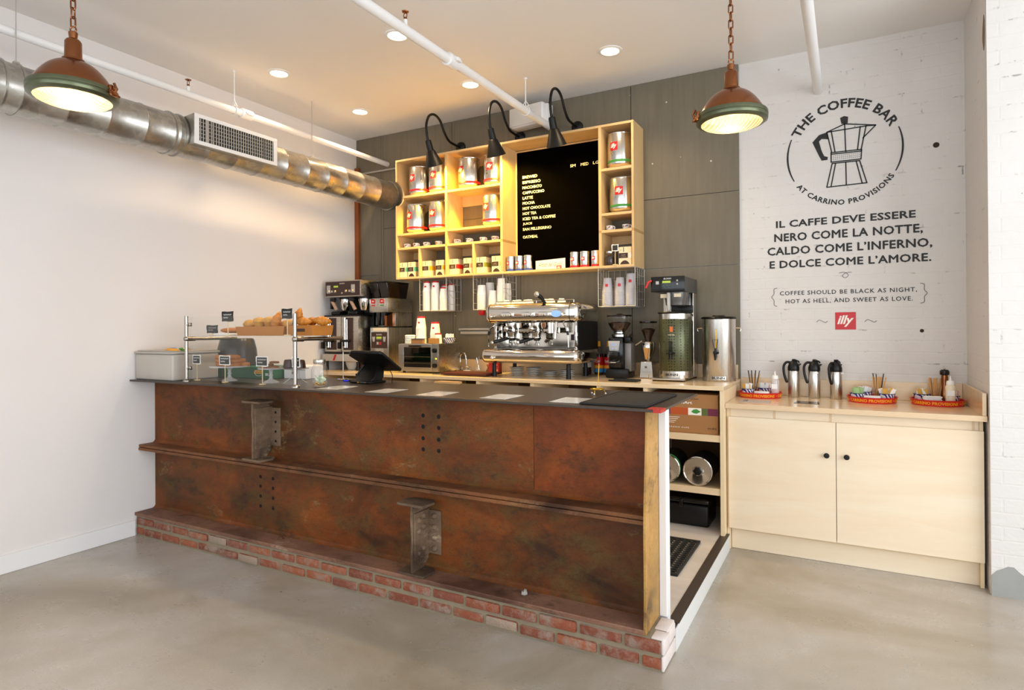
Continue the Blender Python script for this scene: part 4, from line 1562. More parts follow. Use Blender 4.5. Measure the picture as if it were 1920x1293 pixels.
def cup_proto(name, r0, r1, h, kind):
    """Upside-down cup: wide rim at the bottom (z = 0), foot at the top."""
    if kind == 'clear':
        m = MB().lathe([(r0 + .002, 0), (r0 + .002, .004), (r0, .005), (r1, h), (0, h)], 22)
        return m, ['plasticc']
    m = MB()
    m.lathe([(r0 + .0016, .0), (r0 + .002, .002), (r0 + .0012, .004), (r0, .0045), (r1 + (r0 - r1) * .14, h * .86)], 24, mi=0)
    m.lathe([(r1 + (r0 - r1) * .14, h * .86), (r1, h), (r1 - .003, h), (r1 - .004, h - .004), (0, h - .004)], 24, mi=1 if kind == 'red' else 0)
    return m, ['paper', 'red' if kind == 'red' else 'paper']


def cup_stack(x, y, z, total, r0, r1, h, kind, step, label, group, logo=False):
    m, mats = cup_proto('paper_cup', r0, r1, h, kind)
    n = max(1, int(round((total - h) / step)) + 1)
    first = build('plastic_cup' if kind == 'clear' else 'paper_cup', m, mats, None, (x, y, z), 0, 40)
    tag(first, label, 'cup', group if n > 1 else None)
    for i in range(1, n):
        c = first.copy()
        COL.objects.link(c)
        c.location = (x, y, z + step * i)
        if i == n - 1 and logo:
            c['label'] = label.replace('red-footed paper cup in', 'logo printed paper cup topping').replace('clear plastic cup in', 'red printed clear cup topping')
            rr = (r0 + r1) / 2 + (.0004 if kind != 'clear' else .0016)
            mm = MB()
            can_logo(mm, rr, h * .48, .018 if kind != 'clear' else .022, .15)
            build('logo_print', mm, 'red', c)


st = .0115
for x, y, tot, r0, r1, nm, lg in [(-3.352, 4.545, .262, .0385, .0285, 'the front left stack of the first wire basket', True), (-3.262, 4.55, .264, .0400, .0300, 'the tall second stack of the first wire basket', True),
                                  (-3.247, 4.675, .242, .0385, .0285, 'the stack at the back of the first wire basket', True), (-3.172, 4.545, .206, .0345, .0260, 'the short front right stack of the first wire basket', False),
                                  (-3.150, 4.64, .24, .0345, .0270, 'the stack behind the first wire basket\u2019s side grid', False), (-3.336, 4.665, .245, .0385, .0285, 'the rear left stack of the first wire basket', False)]:
    cup_stack(x, y, BZ, tot, r0, r1, .092, 'red', st, 'red-footed paper cup in %s' % nm, 'cups in ' + nm, lg)
for x, y, tot, r0, nm in [(-2.775, 4.55, .215, .038, 'the front left stack of the middle basket'), (-2.744, 4.64, .232, .040, 'the rear left stack of the middle basket'), (-2.668, 4.56, .160, .038, 'the short front stack of the middle basket'),
                          (-2.655, 4.665, .215, .036, 'the rear centre stack of the middle basket'), (-2.583, 4.555, .255, .036, 'the tall right-hand stack of the middle basket'), (-2.575, 4.65, .225, .034, 'the rear right stack of the middle basket')]:
    cup_stack(x, y, BZ, tot, r0, r0 - .005, .085, 'white', .0125, 'plain white cup in %s' % nm, 'cups in ' + nm)
for x, y, tot, nm in [(-1.635, 4.555, .225, 'the left stack of the right-hand basket'), (-1.535, 4.56, .215, 'the middle stack of the right-hand basket'), (-1.450, 4.56, .25, 'the stack at the basket\u2019s right end'), (-1.585, 4.665, .20, 'the rear left stack of the right-hand basket'), (-1.480, 4.665, .22, 'the rear right stack of the right-hand basket')]:
    cup_stack(x, y, BZ, tot, .0425, .030, .112, 'clear', .0135, 'clear plastic cup in %s' % nm, 'cups in ' + nm, True)
# one sleeve end hanging below the middle basket
single('cup_sleeve', MB().lathe([(.026, 0), (.028, .004), (.030, .038)], 20), ['red'], 'red and white sleeve end under the left of the middle wire basket', 'sleeve', (-2.775, 4.55, 1.540), smooth=50)

# ================================================================ MACHINES ON THE BACK COUNTER
BCZ = 1.0462


def loft_x(m, prof, secs, c, mi=None, caps=True):
    """Sweep a closed YZ outline along X; each section is (x, scale) about the centre c."""
    n = len(prof)
    vs, fs = [], []
    for x, s in secs:
        for y, z in prof:
            vs.append((x, c[0] + (y - c[0]) * s, c[1] + (z - c[1]) * s))
    for i in range(len(secs) - 1):
        for k in range(n):
            l = (k + 1) % n
            fs.append((i * n + k, i * n + l, (i + 1) * n + l, (i + 1) * n + k))
    if caps:
        fs.append(tuple(reversed(range(n))))
        fs.append(tuple((len(secs) - 1) * n + k for k in range(n)))
    return m.add(vs, fs, mi)


def round_prof(y0, y1, z0, z1, rf, rr, n=7):
    """Rounded YZ rectangle, radius rf on the front corners and rr on the rear ones."""
    o = []
    for cy, cz, r, a in ((y0 + rf, z0 + rf, rf, 180), (y1 - rr, z0 + rr, rr, 270), (y1 - rr, z1 - rr, rr, 0), (y0 + rf, z1 - rf, rf, 90)):
        for i in range(n + 1):
            t = R(a + 90 * i / n)
            o.append((cy + r * math.cos(t), cz + r * math.sin(t)))
    return o


# ---------------------------------------------------------------- twin coffee brewer at the left end
t = thing('twin_coffee_brewer', 'steel and black twin coffee brewer with two servers at the left wall', 'coffee machine', (-4.098, 4.25, BCZ))
m = MB().rbox(-.215, .222, 0, .30, .678, .83, .006)
build('control_head', m, 'steelh', t)
pn = build('control_panel', MB().box(-.208, .214, -.002, -.0002, .688, .822), 'brown', t, smooth=0)
m = MB().text('BUNN', facing(-.03, -.0024, .797), .06, .012, bold=.03)
for x in (-.128, -.088, .045, .09):
    m.box(x - .012, x + .012, -.0028, -.002, .722, .742).box(x - .009, x + .009, -.0034, -.0028, .7245, .7395)
m.box(-.01, .006, -.003, -.002, .708, .722)
build('panel_print', m, 'greymetal', pn, smooth=0)
m = MB()
for x in (-.168, .135):
    m.rbox(x - .022, x + .022, -.006, -.002, .715, .79, .004)
build('button_strip', m, 'greymetal', pn)
build('display', MB().box(-.105, -.05, -.003, -.002, .768, .784), 'lcd', pn, smooth=0)
M['ledo'] = pm('lit_orange_led', '#ffb040', .4, emit='#ff9a28', estr=4.0)
m = MB()
for x in (-.158, .135, -.08, .055):
    m.sph((x, -.0065, .737), .004, 8, 6)
build('indicator_light', m, 'ledo', pn)
build('tower', MB().rbox(-.20, .20, .20, .42, .10, .678, .005), 'blackm', t)
for i, x in enumerate((-.045, .185)):
    b = build('brew_basket', MB().lathe([(.052, .678), (.054, .66), (.050, .62), (.040, .57), (.034, .555), (0, .555)], 28, (x, .09, 0)), 'chrome', t, smooth=50)
    build('basket_collar', MB().lathe([(.053, .678), (.060, .676), (.060, .664), (.054, .66)], 28, (x, .09, 0)), 'blackm', b)
    build('basket_label', MB().lathe([(.0405, .585), (.047, .612)], 28, (x, .0895, 0)), 'cream', b)
    m = MB().rbox(x - .11, x - .055, -.005, .03, .635, .672, .008)
    build('basket_handle', m, 'black', b)
    build('handle_grip', MB().tube([(x - .09, .01, .64), (x - .055, .03, .56)], .016, 12), pm('tan_grip', '#b58f72', .4), b)
build('drip_post', MB().rbox(-.175, -.15, .02, .045, .57, .672, .005), 'blackm', t)
for x0 in (-.227, -.019):
    s = build('server', MB().rbox(x0, x0 + .203, .005, .20, .170, .500, .005), 'steelh', t)
    build('server_lid', MB().rbox(x0 - .004, x0 + .207, 0, .20, .4985, .512, .003).rbox(x0 + .05, x0 + .16, .03, .15, .512, .548, .012), 'black', s)
    build('server_plate', MB().box(x0 + .028, x0 + .145, .001, .006, .19, .486), 'brown', s)
    m = MB().cyl((x0 + .06, -.012, .21), (x0 + .06, -.012, .485), .012, 14).cyl((x0 + .082, -.008, .21), (x0 + .082, -.008, .47), .006, 10)
    build('sight_gauge', m, 'chrome', s)
    m = MB().rbox(x0 + .01, x0 + .115, -.03, .005, .262, .285, .005).cyl((x0 + .055, -.02, .262), (x0 + .055, -.02, .225), .011, 12).rbox(x0 - .01, x0 + .02, -.04, -.01, .20, .262, .006)
    build('faucet', m, 'blackm', s)
build('warmer_strip', MB().rbox(-.229, .19, 0, .22, .152, .169, .003), 'blackm', t)
b = build('warmer_base', MB().rbox(-.24, .195, -.02, .36, .085, .151, .004), 'greymetal', t)
build('red_mark', MB().prism([(-.105, .092), (-.08, .092), (-.055, .146), (-.08, .146)], -.0215, -.0205), 'red', b, smooth=0)
for x in (-.21, .165):
    for y in (.02, .30):
        build('leg', MB().cyl((x, y, 0), (x, y, .085), .013, 12), 'blackm', t)
# white bowl and small red bowl under the brewer
single('bowl', MB().lathe([(0, .004), (.03, 0), (.036, .004), (.052, .05), (.056, .074), (.053, .074), (.048, .05), (.03, .008), (0, .008)], 28), 'porc', 'plain white cup standing between the twin brewer\u2019s legs', 'cup', (-4.13, 4.40, BCZ), smooth=50)
single('bowl', MB().lathe([(0, .003), (.04, 0), (.046, .004), (.046, .04), (.043, .042), (0, .038)], 24), 'redtray', 'small red tub standing under the right of the twin brewer', 'tub', (-4.0, 4.45, BCZ), smooth=50)

# ---------------------------------------------------------------- tall double-hopper grinder
t = thing('double_hopper_grinder', 'tall steel coffee grinder with two dark hoppers next to the twin brewer', 'coffee grinder', (-3.853, 4.35, BCZ))
w, d = .216, .345
build('base_body', MB().rbox(0, w, 0, d, .02, .405, .004), 'steel', t)
build('foot_plate', MB().box(.006, w - .006, .006, d - .006, 0, .02), 'blackm', t)
pn = build('control_panel', MB().rbox(.012, w - .016, -.003, 0, .205, .352, .001, 1), 'brown', t)
build('panel_print', MB().text('BUNN', facing(.075, -.0034, .322), .062, .014, bold=.03).box(.075, .135, -.0036, -.003, .284, .287).rbox(.078, .100, -.0045, -.003, .238, .262, .001, 1), 'greymetal', pn, smooth=0)
build('display', MB().box(.075, .135, -.0036, -.003, .292, .310), 'lcd', pn, smooth=0)
build('stop_button', MB().rbox(.108, .132, -.0045, -.003, .238, .262, .001, 1), 'red', pn)
m = MB()
for x in (.025, .150):
    m.prism([(x, .310), (x + .036, .310), (x + .028, .265), (x + .008, .265)], -.0040, -.003)
build('button_group', m, 'greymetal', pn)
build('label_strip', MB().box(.035, w - .02, -.0015, -.0002, .362, .392), 'cream', t, smooth=0)
build('trim_band', MB().box(-.001, w + .001, -.001, d, .393, .404), 'blackm', t)
build('back_tower', MB().rbox(.004, w - .002, .10, d - .004, .405, .53, .003), 'steel', t)
build('sloped_plate', MB().prism([(.0, .405), (.10, .405), (.10, .53), (.0, .50)], .17, .196, 'YZ'), 'copper', t)
for x in (.055, .115):
    build('chute', MB().rbox(x, x + .05, .01, .09, .41, .585, .01), 'blackg', t)
build('grind_head', MB().rbox(0, w, -.012, d, .531, .660, .005), 'steelh', t)
for x, c in ((.022, 'red'), (.125, 'green')):
    lb = build('hopper_label', MB().rbox(x, x + .062, -.0145, -.012, .582, .652, .002, 1), 'steel', t)
    build('label_badge', MB().rbox(x + .008, x + .048, -.0155, -.0145, .612, .650, .008), 'red', lb)
    build('label_strip', MB().box(x + .008, x + .05, -.0155, -.0146, .588, .600), c, lb, smooth=0)
    build('badge_lettering', MB().text('illy', facing(x + .013, -.0157, .622), .03, .018, depth=.0004, bold=.03, shear=.3), 'letter', lb, smooth=0)
M['smoke'] = pm('smoked_hopper_plastic', '#160d08', .2)
for x0, x1 in ((.002, .105), (.109, .214)):
    m = MB()
    vs = [(x0, -.02, .80), (x1, -.02, .80), (x1, .30, .80), (x0, .30, .80), (x0 + .006, .02, .661), (x1 - .006, .02, .661), (x1 - .006, .27, .661), (x0 + .006, .27, .661)]
    m.add(vs, [(0, 1, 2, 3), (7, 6, 5, 4), (0, 4, 5, 1), (1, 5, 6, 2), (2, 6, 7, 3), (3, 7, 4, 0)])
    build('hopper', m, 'smoke', t, bevel=.006)
    build('hopper_lid', MB().rbox(x0 - .001, x1 + .001, -.022, .302, .801, .812, .003), 'blackm', t)

# ---------------------------------------------------------------- convection oven
t = thing('counter_oven', 'steel countertop convection oven with a glass door', 'oven', (-3.437, 4.25, BCZ))
w, d, h = .417, .33, .252
build('oven_body', MB().rbox(0, w, .004, d, .014, h, .004), 'steelh', t)
m = MB()
m.box(.002, .055, -.012, .003, .020, h - .004).box(.345, .358, -.012, .003, .020, h - .004).box(.055, .345, -.012, .003, .020, .050).box(.055, .345, -.012, .003, .222, h - .004)
dr = build('door', m, 'steelh', t, bevel=.001)
build('door_glass', MB().box(.055, .345, -.006, -.003, .050, .222), 'glassd', dr)
build('door_handle', MB().rbox(.125, .245, -.035, -.012, .224, .240, .006), 'blackm', dr)
m = MB()
for z in (.085, .14):
    m.cyl((.06, -.001, z), (.34, -.001, z), .003, 8)
build('rack', m, 'chrome', t)
build('cavity', MB().box(.055, .345, .0005, .0035, .05, .222), pm('oven_cavity', '#3a3126', .35, .6), t)
m = MB()
build('control_strip', MB().box(.36, .415, -.008, .003, .018, h - .003), 'steelh', t, bevel=.001)
for z in (.195, .068):
    build('knob', MB().lathe([(0, -.030), (.018, -.028), (.021, -.010), (.021, -.008)], 20, (.388, 0, z), 'Y'), 'black', t)
for x, c in ((.378, 'green'), (.398, 'ledo')):
    build('indicator_light', MB().rbox(x - .006, x + .006, -.0105, -.008, .120, .132, .002, 1), c, t)
for x in (.03, .387):
    for y in (.03, .30):
        build('foot', MB().cyl((x, y, 0), (x, y, .014), .012, 12), 'blackm', t)
OZ = BCZ + h + .0006
cup_stack(-3.327, 4.42, OZ, .232, .046, .033, .11, 'red', .0115, 'red-footed paper cup in the tallest stack on the steel oven', 'cups in the tallest oven stack', True)
cup_stack(-3.202, 4.46, OZ, .185, .045, .034, .105, 'red', .0115, 'red-footed paper cup in the middle stack on the steel oven', 'cups in the middle oven stack', True)
cup_stack(-3.128, 4.40, OZ, .088, .035, .028, .088, 'red', .0115, 'single short red-footed paper cup on the oven behind a sleeve box', 'cups')


def lid_stack(x, y, n, r, label, grp):
    m = MB().lathe([(r, 0), (r + .002, .002), (r, .005), (r - .003, .012), (r - .009, .014), (r - .010, .011), (0, .011)], 28)
    f = single('paper_bowl', m, 'paper', label, 'bowl', (x, y, OZ), 0, grp, 40)
    for i in range(1, n):
        c = f.copy()
        COL.objects.link(c)
        c.location = (x, y, OZ + .0148 * i)


lid_stack(-3.402, 4.36, 5, .046, 'white paper bowl upturned in the pile at the oven\u2019s left end', 'bowls at the oven\u2019s left end')
lid_stack(-3.268, 4.345, 4, .043, 'white paper bowl upturned in the pile behind the wide brown box', 'bowls behind the brown box')
t = thing('sleeve_box', 'wide low brown box of cup sleeves on the oven', 'box', (-3.323, 4.27, OZ))
build('carton', MB().rbox(0, .125, 0, .032, 0, .034, .002, 1), 'card', t)
build('lid_flap', MB().box(-.003, .128, -.003, .034, .0345, .039), 'brown', t)
t = thing('sleeve_box', 'small square brown box with printed dots on the oven', 'box', (-3.162, 4.30, OZ))
build('carton', MB().rbox(0, .075, 0, .06, 0, .045, .002, 1), 'card', t)
m = MB()
for i in range(6):
    for j in range(3):
        m.box(.006 + i * .011, .012 + i * .011, -.001, -.0002, .008 + j * .012, .014 + j * .012)
build('dot_print', m, 'amber', t, smooth=0)
M['bluepattern'] = None
t_ = NT('blue_and_white_glaze')
v_ = t_.co('Object')
ch = t_.n('ShaderNodeTexVoronoi', {'Vector': v_, 'Scale': 70.0})
sp_ = t_.n('ShaderNodeSeparateXYZ', {0: v_})
wv = t_.n('ShaderNodeTexWave', {'Vector': v_, 'Scale': 26.0, 'Distortion': 4.0}, bands_direction='DIAGONAL')
c_ = t_.ramp(wv.outputs[0], [(.52, 0.0), (.58, 1.0)])
t_.set(color=t_.mix(c_, '#f0eef0', '#2c3178'), rough=.2)
M['bluepattern'] = t_.m


def bowl(loc, r, h, label, cat='bowl', group=None, name='patterned_bowl'):
    t = thing(name, label, cat, loc, 0, group)
    build('bowl_body', MB().lathe([(0, .003), (r * .5, 0), (r * .55, .003), (r * .82, h * .45), (r, h), (r * .96, h), (r * .78, h * .48), (r * .5, .008), (0, .007)], 32), 'bluepattern', t, smooth=50)
    build('rim_line', MB().lathe([(r * 1.002, h * .94), (r * 1.008, h), (r * .96, h * 1.01)], 32), pm('navy_rim', '#1d2150', .25), t)
    return t


def packets(n, loc, r, h, ph, mats, label, group, seed, lean=.25, w=.030):
    """Sugar packets standing in a bowl: copies of one small folded packet per colour."""
    random.seed(seed)
    protos = []
    for i in range(n):
        mt = mats[i % len(mats)]
        a = 2 * PI * i / n * 2.4 + random.uniform(-.2, .2)
        rr = r * (.25 + .5 * ((i * 0.618) % 1))
        if i < len(mats):
            m = MB()
            m.add([(-w / 2, -.0012, 0), (w / 2, -.0012, 0), (w / 2, .0012, 0), (-w / 2, .0012, 0), (-w / 2, -.0028, ph * .5), (w / 2, -.0028, ph * .5), (w / 2, .0028, ph * .5), (-w / 2, .0028, ph * .5), (-w / 2, -.0004, ph), (w / 2, -.0004, ph), (w / 2, .0004, ph), (-w / 2, .0004, ph)],
                  [(3, 2, 1, 0), (0, 1, 5, 4), (1, 2, 6, 5), (2, 3, 7, 6), (3, 0, 4, 7), (4, 5, 9, 8), (5, 6, 10, 9), (6, 7, 11, 10), (7, 4, 8, 11), (8, 9, 10, 11)])
            o = single('sugar_packet', m, mt, label, 'packet', (0, 0, 0), 0, group)
            protos.append(o)
        else:
            o = protos[i % len(mats)].copy()
            COL.objects.link(o)
        o.location = (loc[0] + rr * math.cos(a), loc[1] + rr * math.sin(a), loc[2] + h + random.uniform(0, .006))
        o.rotation_euler = (random.uniform(-lean, lean), random.uniform(-lean, lean), random.uniform(-.6, .6))


bowl((-3.025, 4.42, OZ), .058, .050, 'small blue and white patterned bowl on the oven')
packets(9, (-3.025, 4.42, OZ), .045, .024, .055, ['white'], 'white packet standing in the patterned bowl on the oven', 'packets in the oven bowl', 5)

# ---------------------------------------------------------------- sink, faucet and things round it
t = thing('sink_faucet', 'chrome gooseneck faucet behind the countertop oven', 'faucet', (-2.985, 4.62, BCZ))
build('base_plate', MB().rbox(-.06, .05, -.02, .02, 0, .016, .006), 'chrome', t)
build('spout', MB().tube([(0, 0, .01), (0, 0, .10)] + [(-.032 + .032 * math.cos(R(a)), 0, .125 + .036 * math.sin(R(a))) for a in range(0, 181, 15)] + [(-.064, 0, .10)], .0085, 12), 'chrome', t)
build('aerator', MB().cyl((-.064, 0, .105), (-.064, 0, .078), .0115, 12), 'chrome', t)
for x in (-.045, .036):
    build('tap_handle', MB().cyl((x, 0, .015), (x, 0, .04), .009, 10).cyl((x, 0, .036), (x - .03, -.012, .044), .005, 8), 'chrome', t)
m = MB()
m.rbox(-3.02, -2.78, 4.16, 4.50, BCZ, BCZ + .004, .0015)
m.rbox(-3.0, -2.80, 4.18, 4.48, BCZ + .004, BCZ + .006, .0008, 1)
single('sink_basin', m, 'steelh', 'flat steel sink rim let into the back counter by the faucet', 'sink')
M['woodred'] = pm('dark_red_cutting_board', '#4a1512', .45, var=.25, vscale=6)
single('cutting_board', MB().rbox(-.22, .21, -.13, .13, 0, .016, .003), 'woodred', 'dark red cutting board on the back counter left of the espresso machine', 'cutting board', (-2.69, 4.25, BCZ + .0065))
t = thing('carafe', 'small clear glass jug standing behind the sink', 'jug', (-2.885, 4.66, BCZ))
build('glass_body', MB().lathe([(0, .002), (.036, 0), (.039, .006), (.030, .055), (.036, .10), (.034, .10), (.028, .055), (.034, .008), (0, .006)], 24), 'glass', t, smooth=50)
build('spoons', MB().tube([(-.01, 0, .01), (.012, .004, .13)], .003, 6).tube([(.01, .005, .01), (-.014, 0, .12)], .003, 6), 'chrome', t)
single('jigger', MB().lathe([(.018, 0), (.022, .002), (.006, .036), (.018, .062), (.016, .062), (.004, .036), (0, .034)], 20), 'copper', 'small hourglass copper measure near the dark red carton', 'measure', (-2.775, 4.655, BCZ), smooth=50)
t = thing('red_carton', 'dark red carton beside the espresso machine\u2019s left foot', 'box', (-2.690, 4.60, BCZ))
build('carton', MB().rbox(-.05, .055, 0, .05, 0, .085, .002, 1), pm('crimson_card', '#8e1420', .5), t)
build('print', MB().box(-.01, .04, -.001, -.0002, .06, .066).box(0, .035, -.001, -.0002, .035, .04).box(0, .04, -.001, -.0002, .008, .026), pm('pink_print', '#d88a74', .6), t, smooth=0)
t = thing('wall_rail', 'grey metal rail fixed to the concrete wall left of the espresso machine', 'rail', (-3.128, YB - .019, 1.373))
build('upper_bar', MB().rbox(0, .325, -.03, -.0005, .036, .056, .003), 'greymetal', t)
build('lower_bar', MB().rbox(.012, .325, -.018, -.0005, 0, .028, .003), 'greymetal', t)

# ---------------------------------------------------------------- espresso machine
t = thing('espresso_machine', 'large polished chrome two group espresso machine on the back counter', 'espresso machine', (-2.12, 4.15, BCZ))
H0, H1 = .418, .568
pr = round_prof(0, .50, H0, H1, .055, .05)
secs = [(-.402, .55), (-.398, .74), (-.388, .88), (-.370, .97), (-.35, 1), (.335, 1), (.36, .985), (.385, .92), (.400, .78), (.406, .60)]
m = MB()
loft_x(m, pr, secs, (.20, (H0 + H1) / 2))
hd = build('head_cover', m, 'mirror', t, smooth=50)
m = MB()
loft_x(m, round_prof(-.0012, .5012, H0 - .0012, H1 + .0012, .055, .05), [(.332, 1), (.336, 1)], (.25, .494), caps=False)
loft_x(m, round_prof(-.0012, .5012, H0 - .0012, H1 + .0012, .055, .05), [(-.352, 1), (-.348, 1)], (.25, .494), caps=False)
build('head_seam', m, 'blackm', hd)
for kx in (-.182, -.001, .14):
    kp = build('keypad', MB().rbox(kx - .057, kx + .057, -.004, .006, H0 + .046, H0 + .084, .003), 'chrome', t)
    m = MB()
    for i in range(5):
        m.sph((kx - .042 + i * .021, -.005, H0 + .058), (.0075, .004, .0075), 10, 6)
    build('key_buttons', m, 'greymetal', kp)
M['screen'] = pm('lit_blue_screen', '#88aade', .3, emit='#6f9be0', estr=.7)
m = MB()
m.lathe([(0, -.004), (.040, -.003), (.042, 0)], 28, (.231, -.001, 0), 'Y')
m.v = [(x, y, H0 + .065 + z * .58) for x, y, z in m.v]
build('display', m, 'screen', t)
for kx, kz in ((-.322, H0 + .052), (.288, H0 + .055)):
    build('knob', MB().sph((kx, -.012, kz), (.017, .016, .017), 16, 10).cyl((kx, -.005, kz), (kx, .01, kz), .010, 12), 'chrome', t)
m = MB()
for i in range(8):
    m.sph((.195 + i * .0125, .0, H0 + .113), .0035, 8, 6)
build('badge', m, 'greymetal', t, smooth=0)
m = MB().cyl((.115, .06, H1 - .006), (.105, .03, H1 + .02), .012, 12).tube([(.11, .04, H1 + .015), (.10, .015, H1 + .04), (.085, 0, H1 + .055)], [.012, .016, .018], 12)
lv = build('lever', m, 'blackm', t)
build('lever_ball', MB().sph((.078, -.008, H1 + .064), .022, 16, 10), 'chrome', lv)
m = MB()
m.tube([(-.33, .10, H1 + .020), (.33, .10, H1 + .020)], .004, 8)
for x in (-.33, 0.02, .33):
    m.cyl((x, .10, H1 - .004), (x, .10, H1 + .020), .004, 8)
build('cup_rail', m, 'chrome', t)
# body behind the groups
build('back_plate', MB().box(-.32, .355, .24, .252, .2205, .44), 'mirror', t)
build('body_box', MB().box(-.33, .372, .253, .48, .11, .44), 'blackm', t)
for x in (-.325, .355):
    build('side_column', MB().rbox(x, x + .022, .045, .26, .215, .44, .004), 'chrome', t)
build('side_panel', MB().box(.3775, .380, .06, .46, .22, .43), 'blackm', t)
build('sticker', MB().box(.245, .330, .2375, .2395, .282, .328), pm('sticker_dark', '#2a1518', .4), t, smooth=0)
build('sticker_mark', MB().box(.292, .308, .2365, .2374, .286, .300), 'red', t, smooth=0)
for gx in (-.205, .012):
    g = build('group_head', MB().lathe([(0, .300), (.034, .302), (.036, .33), (.044, .345), (.046, .375), (.038, .392), (.040, .425)], 28, (gx, .12, 0)), 'chrome', t, smooth=45)
    build('group_cap', MB().cyl((gx, .07, .37), (gx, .02, .375), .028, 20, .022).sph((gx, .02, .375), (.022, .012, .022), 16, 8), 'chrome', g)
    build('group_arm', MB().cyl((gx + .05, .15, .36), (gx + .17, .16, .36), .022, 16), 'chrome', g)
for gx, dx in ((-.205, -.115), (.012, -.105)):
    p = build('portafilter', MB().lathe([(.032, .296), (.036, .300), (.036, .312), (.034, .314)], 24, (gx, .12, 0)).lathe([(0, .278), (.020, .280), (.034, .297)], 24, (gx, .12, 0)), 'chrome', t, smooth=50)
    build('portafilter_handle', MB().tube([(gx - .02, .09, .296), (gx + dx * .5, .04, .285), (gx + dx * .85, .0, .272)], [.008, .013, .014], 12), 'black', p)
    build('handle_end', MB().sph((gx + dx * .93, -.008, .268), .0155, 14, 8), 'chrome', p)
    build('twin_spout', MB().tube([(gx - .016, .12, .245), (gx - .014, .12, .262), (gx, .12, .282), (gx + .014, .12, .262), (gx + .016, .12, .245)], .007, 8), 'chrome', p)
m = MB()
for x in (.148, .172):
    m.cyl((x, .06, .34), (x, .06, .44), .014, 14)
build('valve_body', m, 'chrome', t)
build('hot_water_tap', MB().tube([(.205, .06, .43), (.205, .05, .40), (.200, .045, .30)], [.011, .011, .013], 12), 'chrome', t)
for x, sgn in ((.268, 1), (-.315, -1)):
    build('steam_wand', MB().tube(smoothpts([(x, .06, .425), (x + .008, .03, .405), (x + .035 * sgn, .02, .37), (x + .048 * sgn, .02, .32), (x + .05 * sgn, .022, .235)], 5), .0048, 8), 'chrome', t)
    build('wand_grip', MB().cyl((x + .042 * sgn, .02, .355), (x + .048 * sgn, .02, .325), .0085, 10), 'black', t)
# drip tray hull
pr = round_prof(-.05, .44, .110, .2215, .054, .045)
m = MB()
loft_x(m, pr, [(-.415, .52), (-.412, .68), (-.402, .85), (-.385, .96), (-.365, 1), (.355, 1), (.382, .97), (.405, .88), (.420, .72), (.426, .5)], (.17, .167))
tr_ = build('drip_tray_hull', m, 'mirror', t, smooth=50)
build('drip_grate', MB().box(-.31, .345, .0, .23, .2220, .2240), 'steelh', t)
m = MB()
for i in range(22):
    m.box(-.30 + i * .0295, -.285 + i * .0295, .01, .22, .2241, .2248)
build('grate_slots', m, 'blackm', t, smooth=0)
build('tray_knob', MB().sph((-.288, -.055, .150), .017, 14, 10).cyl((-.288, -.05, .15), (-.288, -.03, .15), .009, 10), 'chrome', t)
for x in (-.335, .30):
    for y in (.06, .40):
        build('leg', MB().cyl((x, y, 0), (x, y, .116), .019, 14, .015), 'blackm', t)
CT = BCZ + H1 + .0015
n_ = ['first', 'second', 'third', 'fourth', 'fifth']


def upcup(x, y, label, grp=None):
    return single('warming_cup', MB().lathe([(.034, 0), (.0355, .002), (.033, .014), (.024, .032), (.020, .036), (.0195, .038), (0, .037)], 24), 'porc', label, 'cup', (x, y, CT), 0, grp, 50)


for i, x in enumerate((-2.445, -2.385, -2.335, -2.283, -2.235)):
    upcup(x, 4.40 + .035 * (i % 2), 'upturned white cup on the espresso machine, %s from its left end' % n_[i], 'cups warming on the machine')
upcup(-2.105, 4.44, 'upturned white cup on the espresso machine right behind the black lever', 'cups warming on the machine')
upcup(-2.045, 4.40, 'upturned white cup on the espresso machine, second from its right end', 'cups warming on the machine')
upcup(-1.955, 4.40, 'upturned white cup on the espresso machine nearest its right end', 'cups warming on the machine')
sm = MB().lathe([(0, .002), (.030, 0), (.034, .002), (.062, .010), (.064, .0115), (.060, .0125), (.034, .006), (0, .005)], 32)
first = None
for x, n, nm in ((-2.355, 5, 'the leftmost stack under the espresso machine'), (-2.205, 5, 'the second stack under the espresso machine'), (-2.06, 3, 'the low third stack under the espresso machine'), (-1.915, 4, 'the stack behind the machine\u2019s right front foot')):
    for i in range(n):
        if first is None:
            first = build('saucer', sm, 'porc', None, None, 0, 50)
            o = first
        else:
            o = first.copy()
            COL.objects.link(o)
        o.location = (x, 4.40, BCZ + .0134 * i)
        tag(o, 'white saucer in %s' % nm, 'saucer', 'saucers in ' + nm)

# ---------------------------------------------------------------- syrup bottles


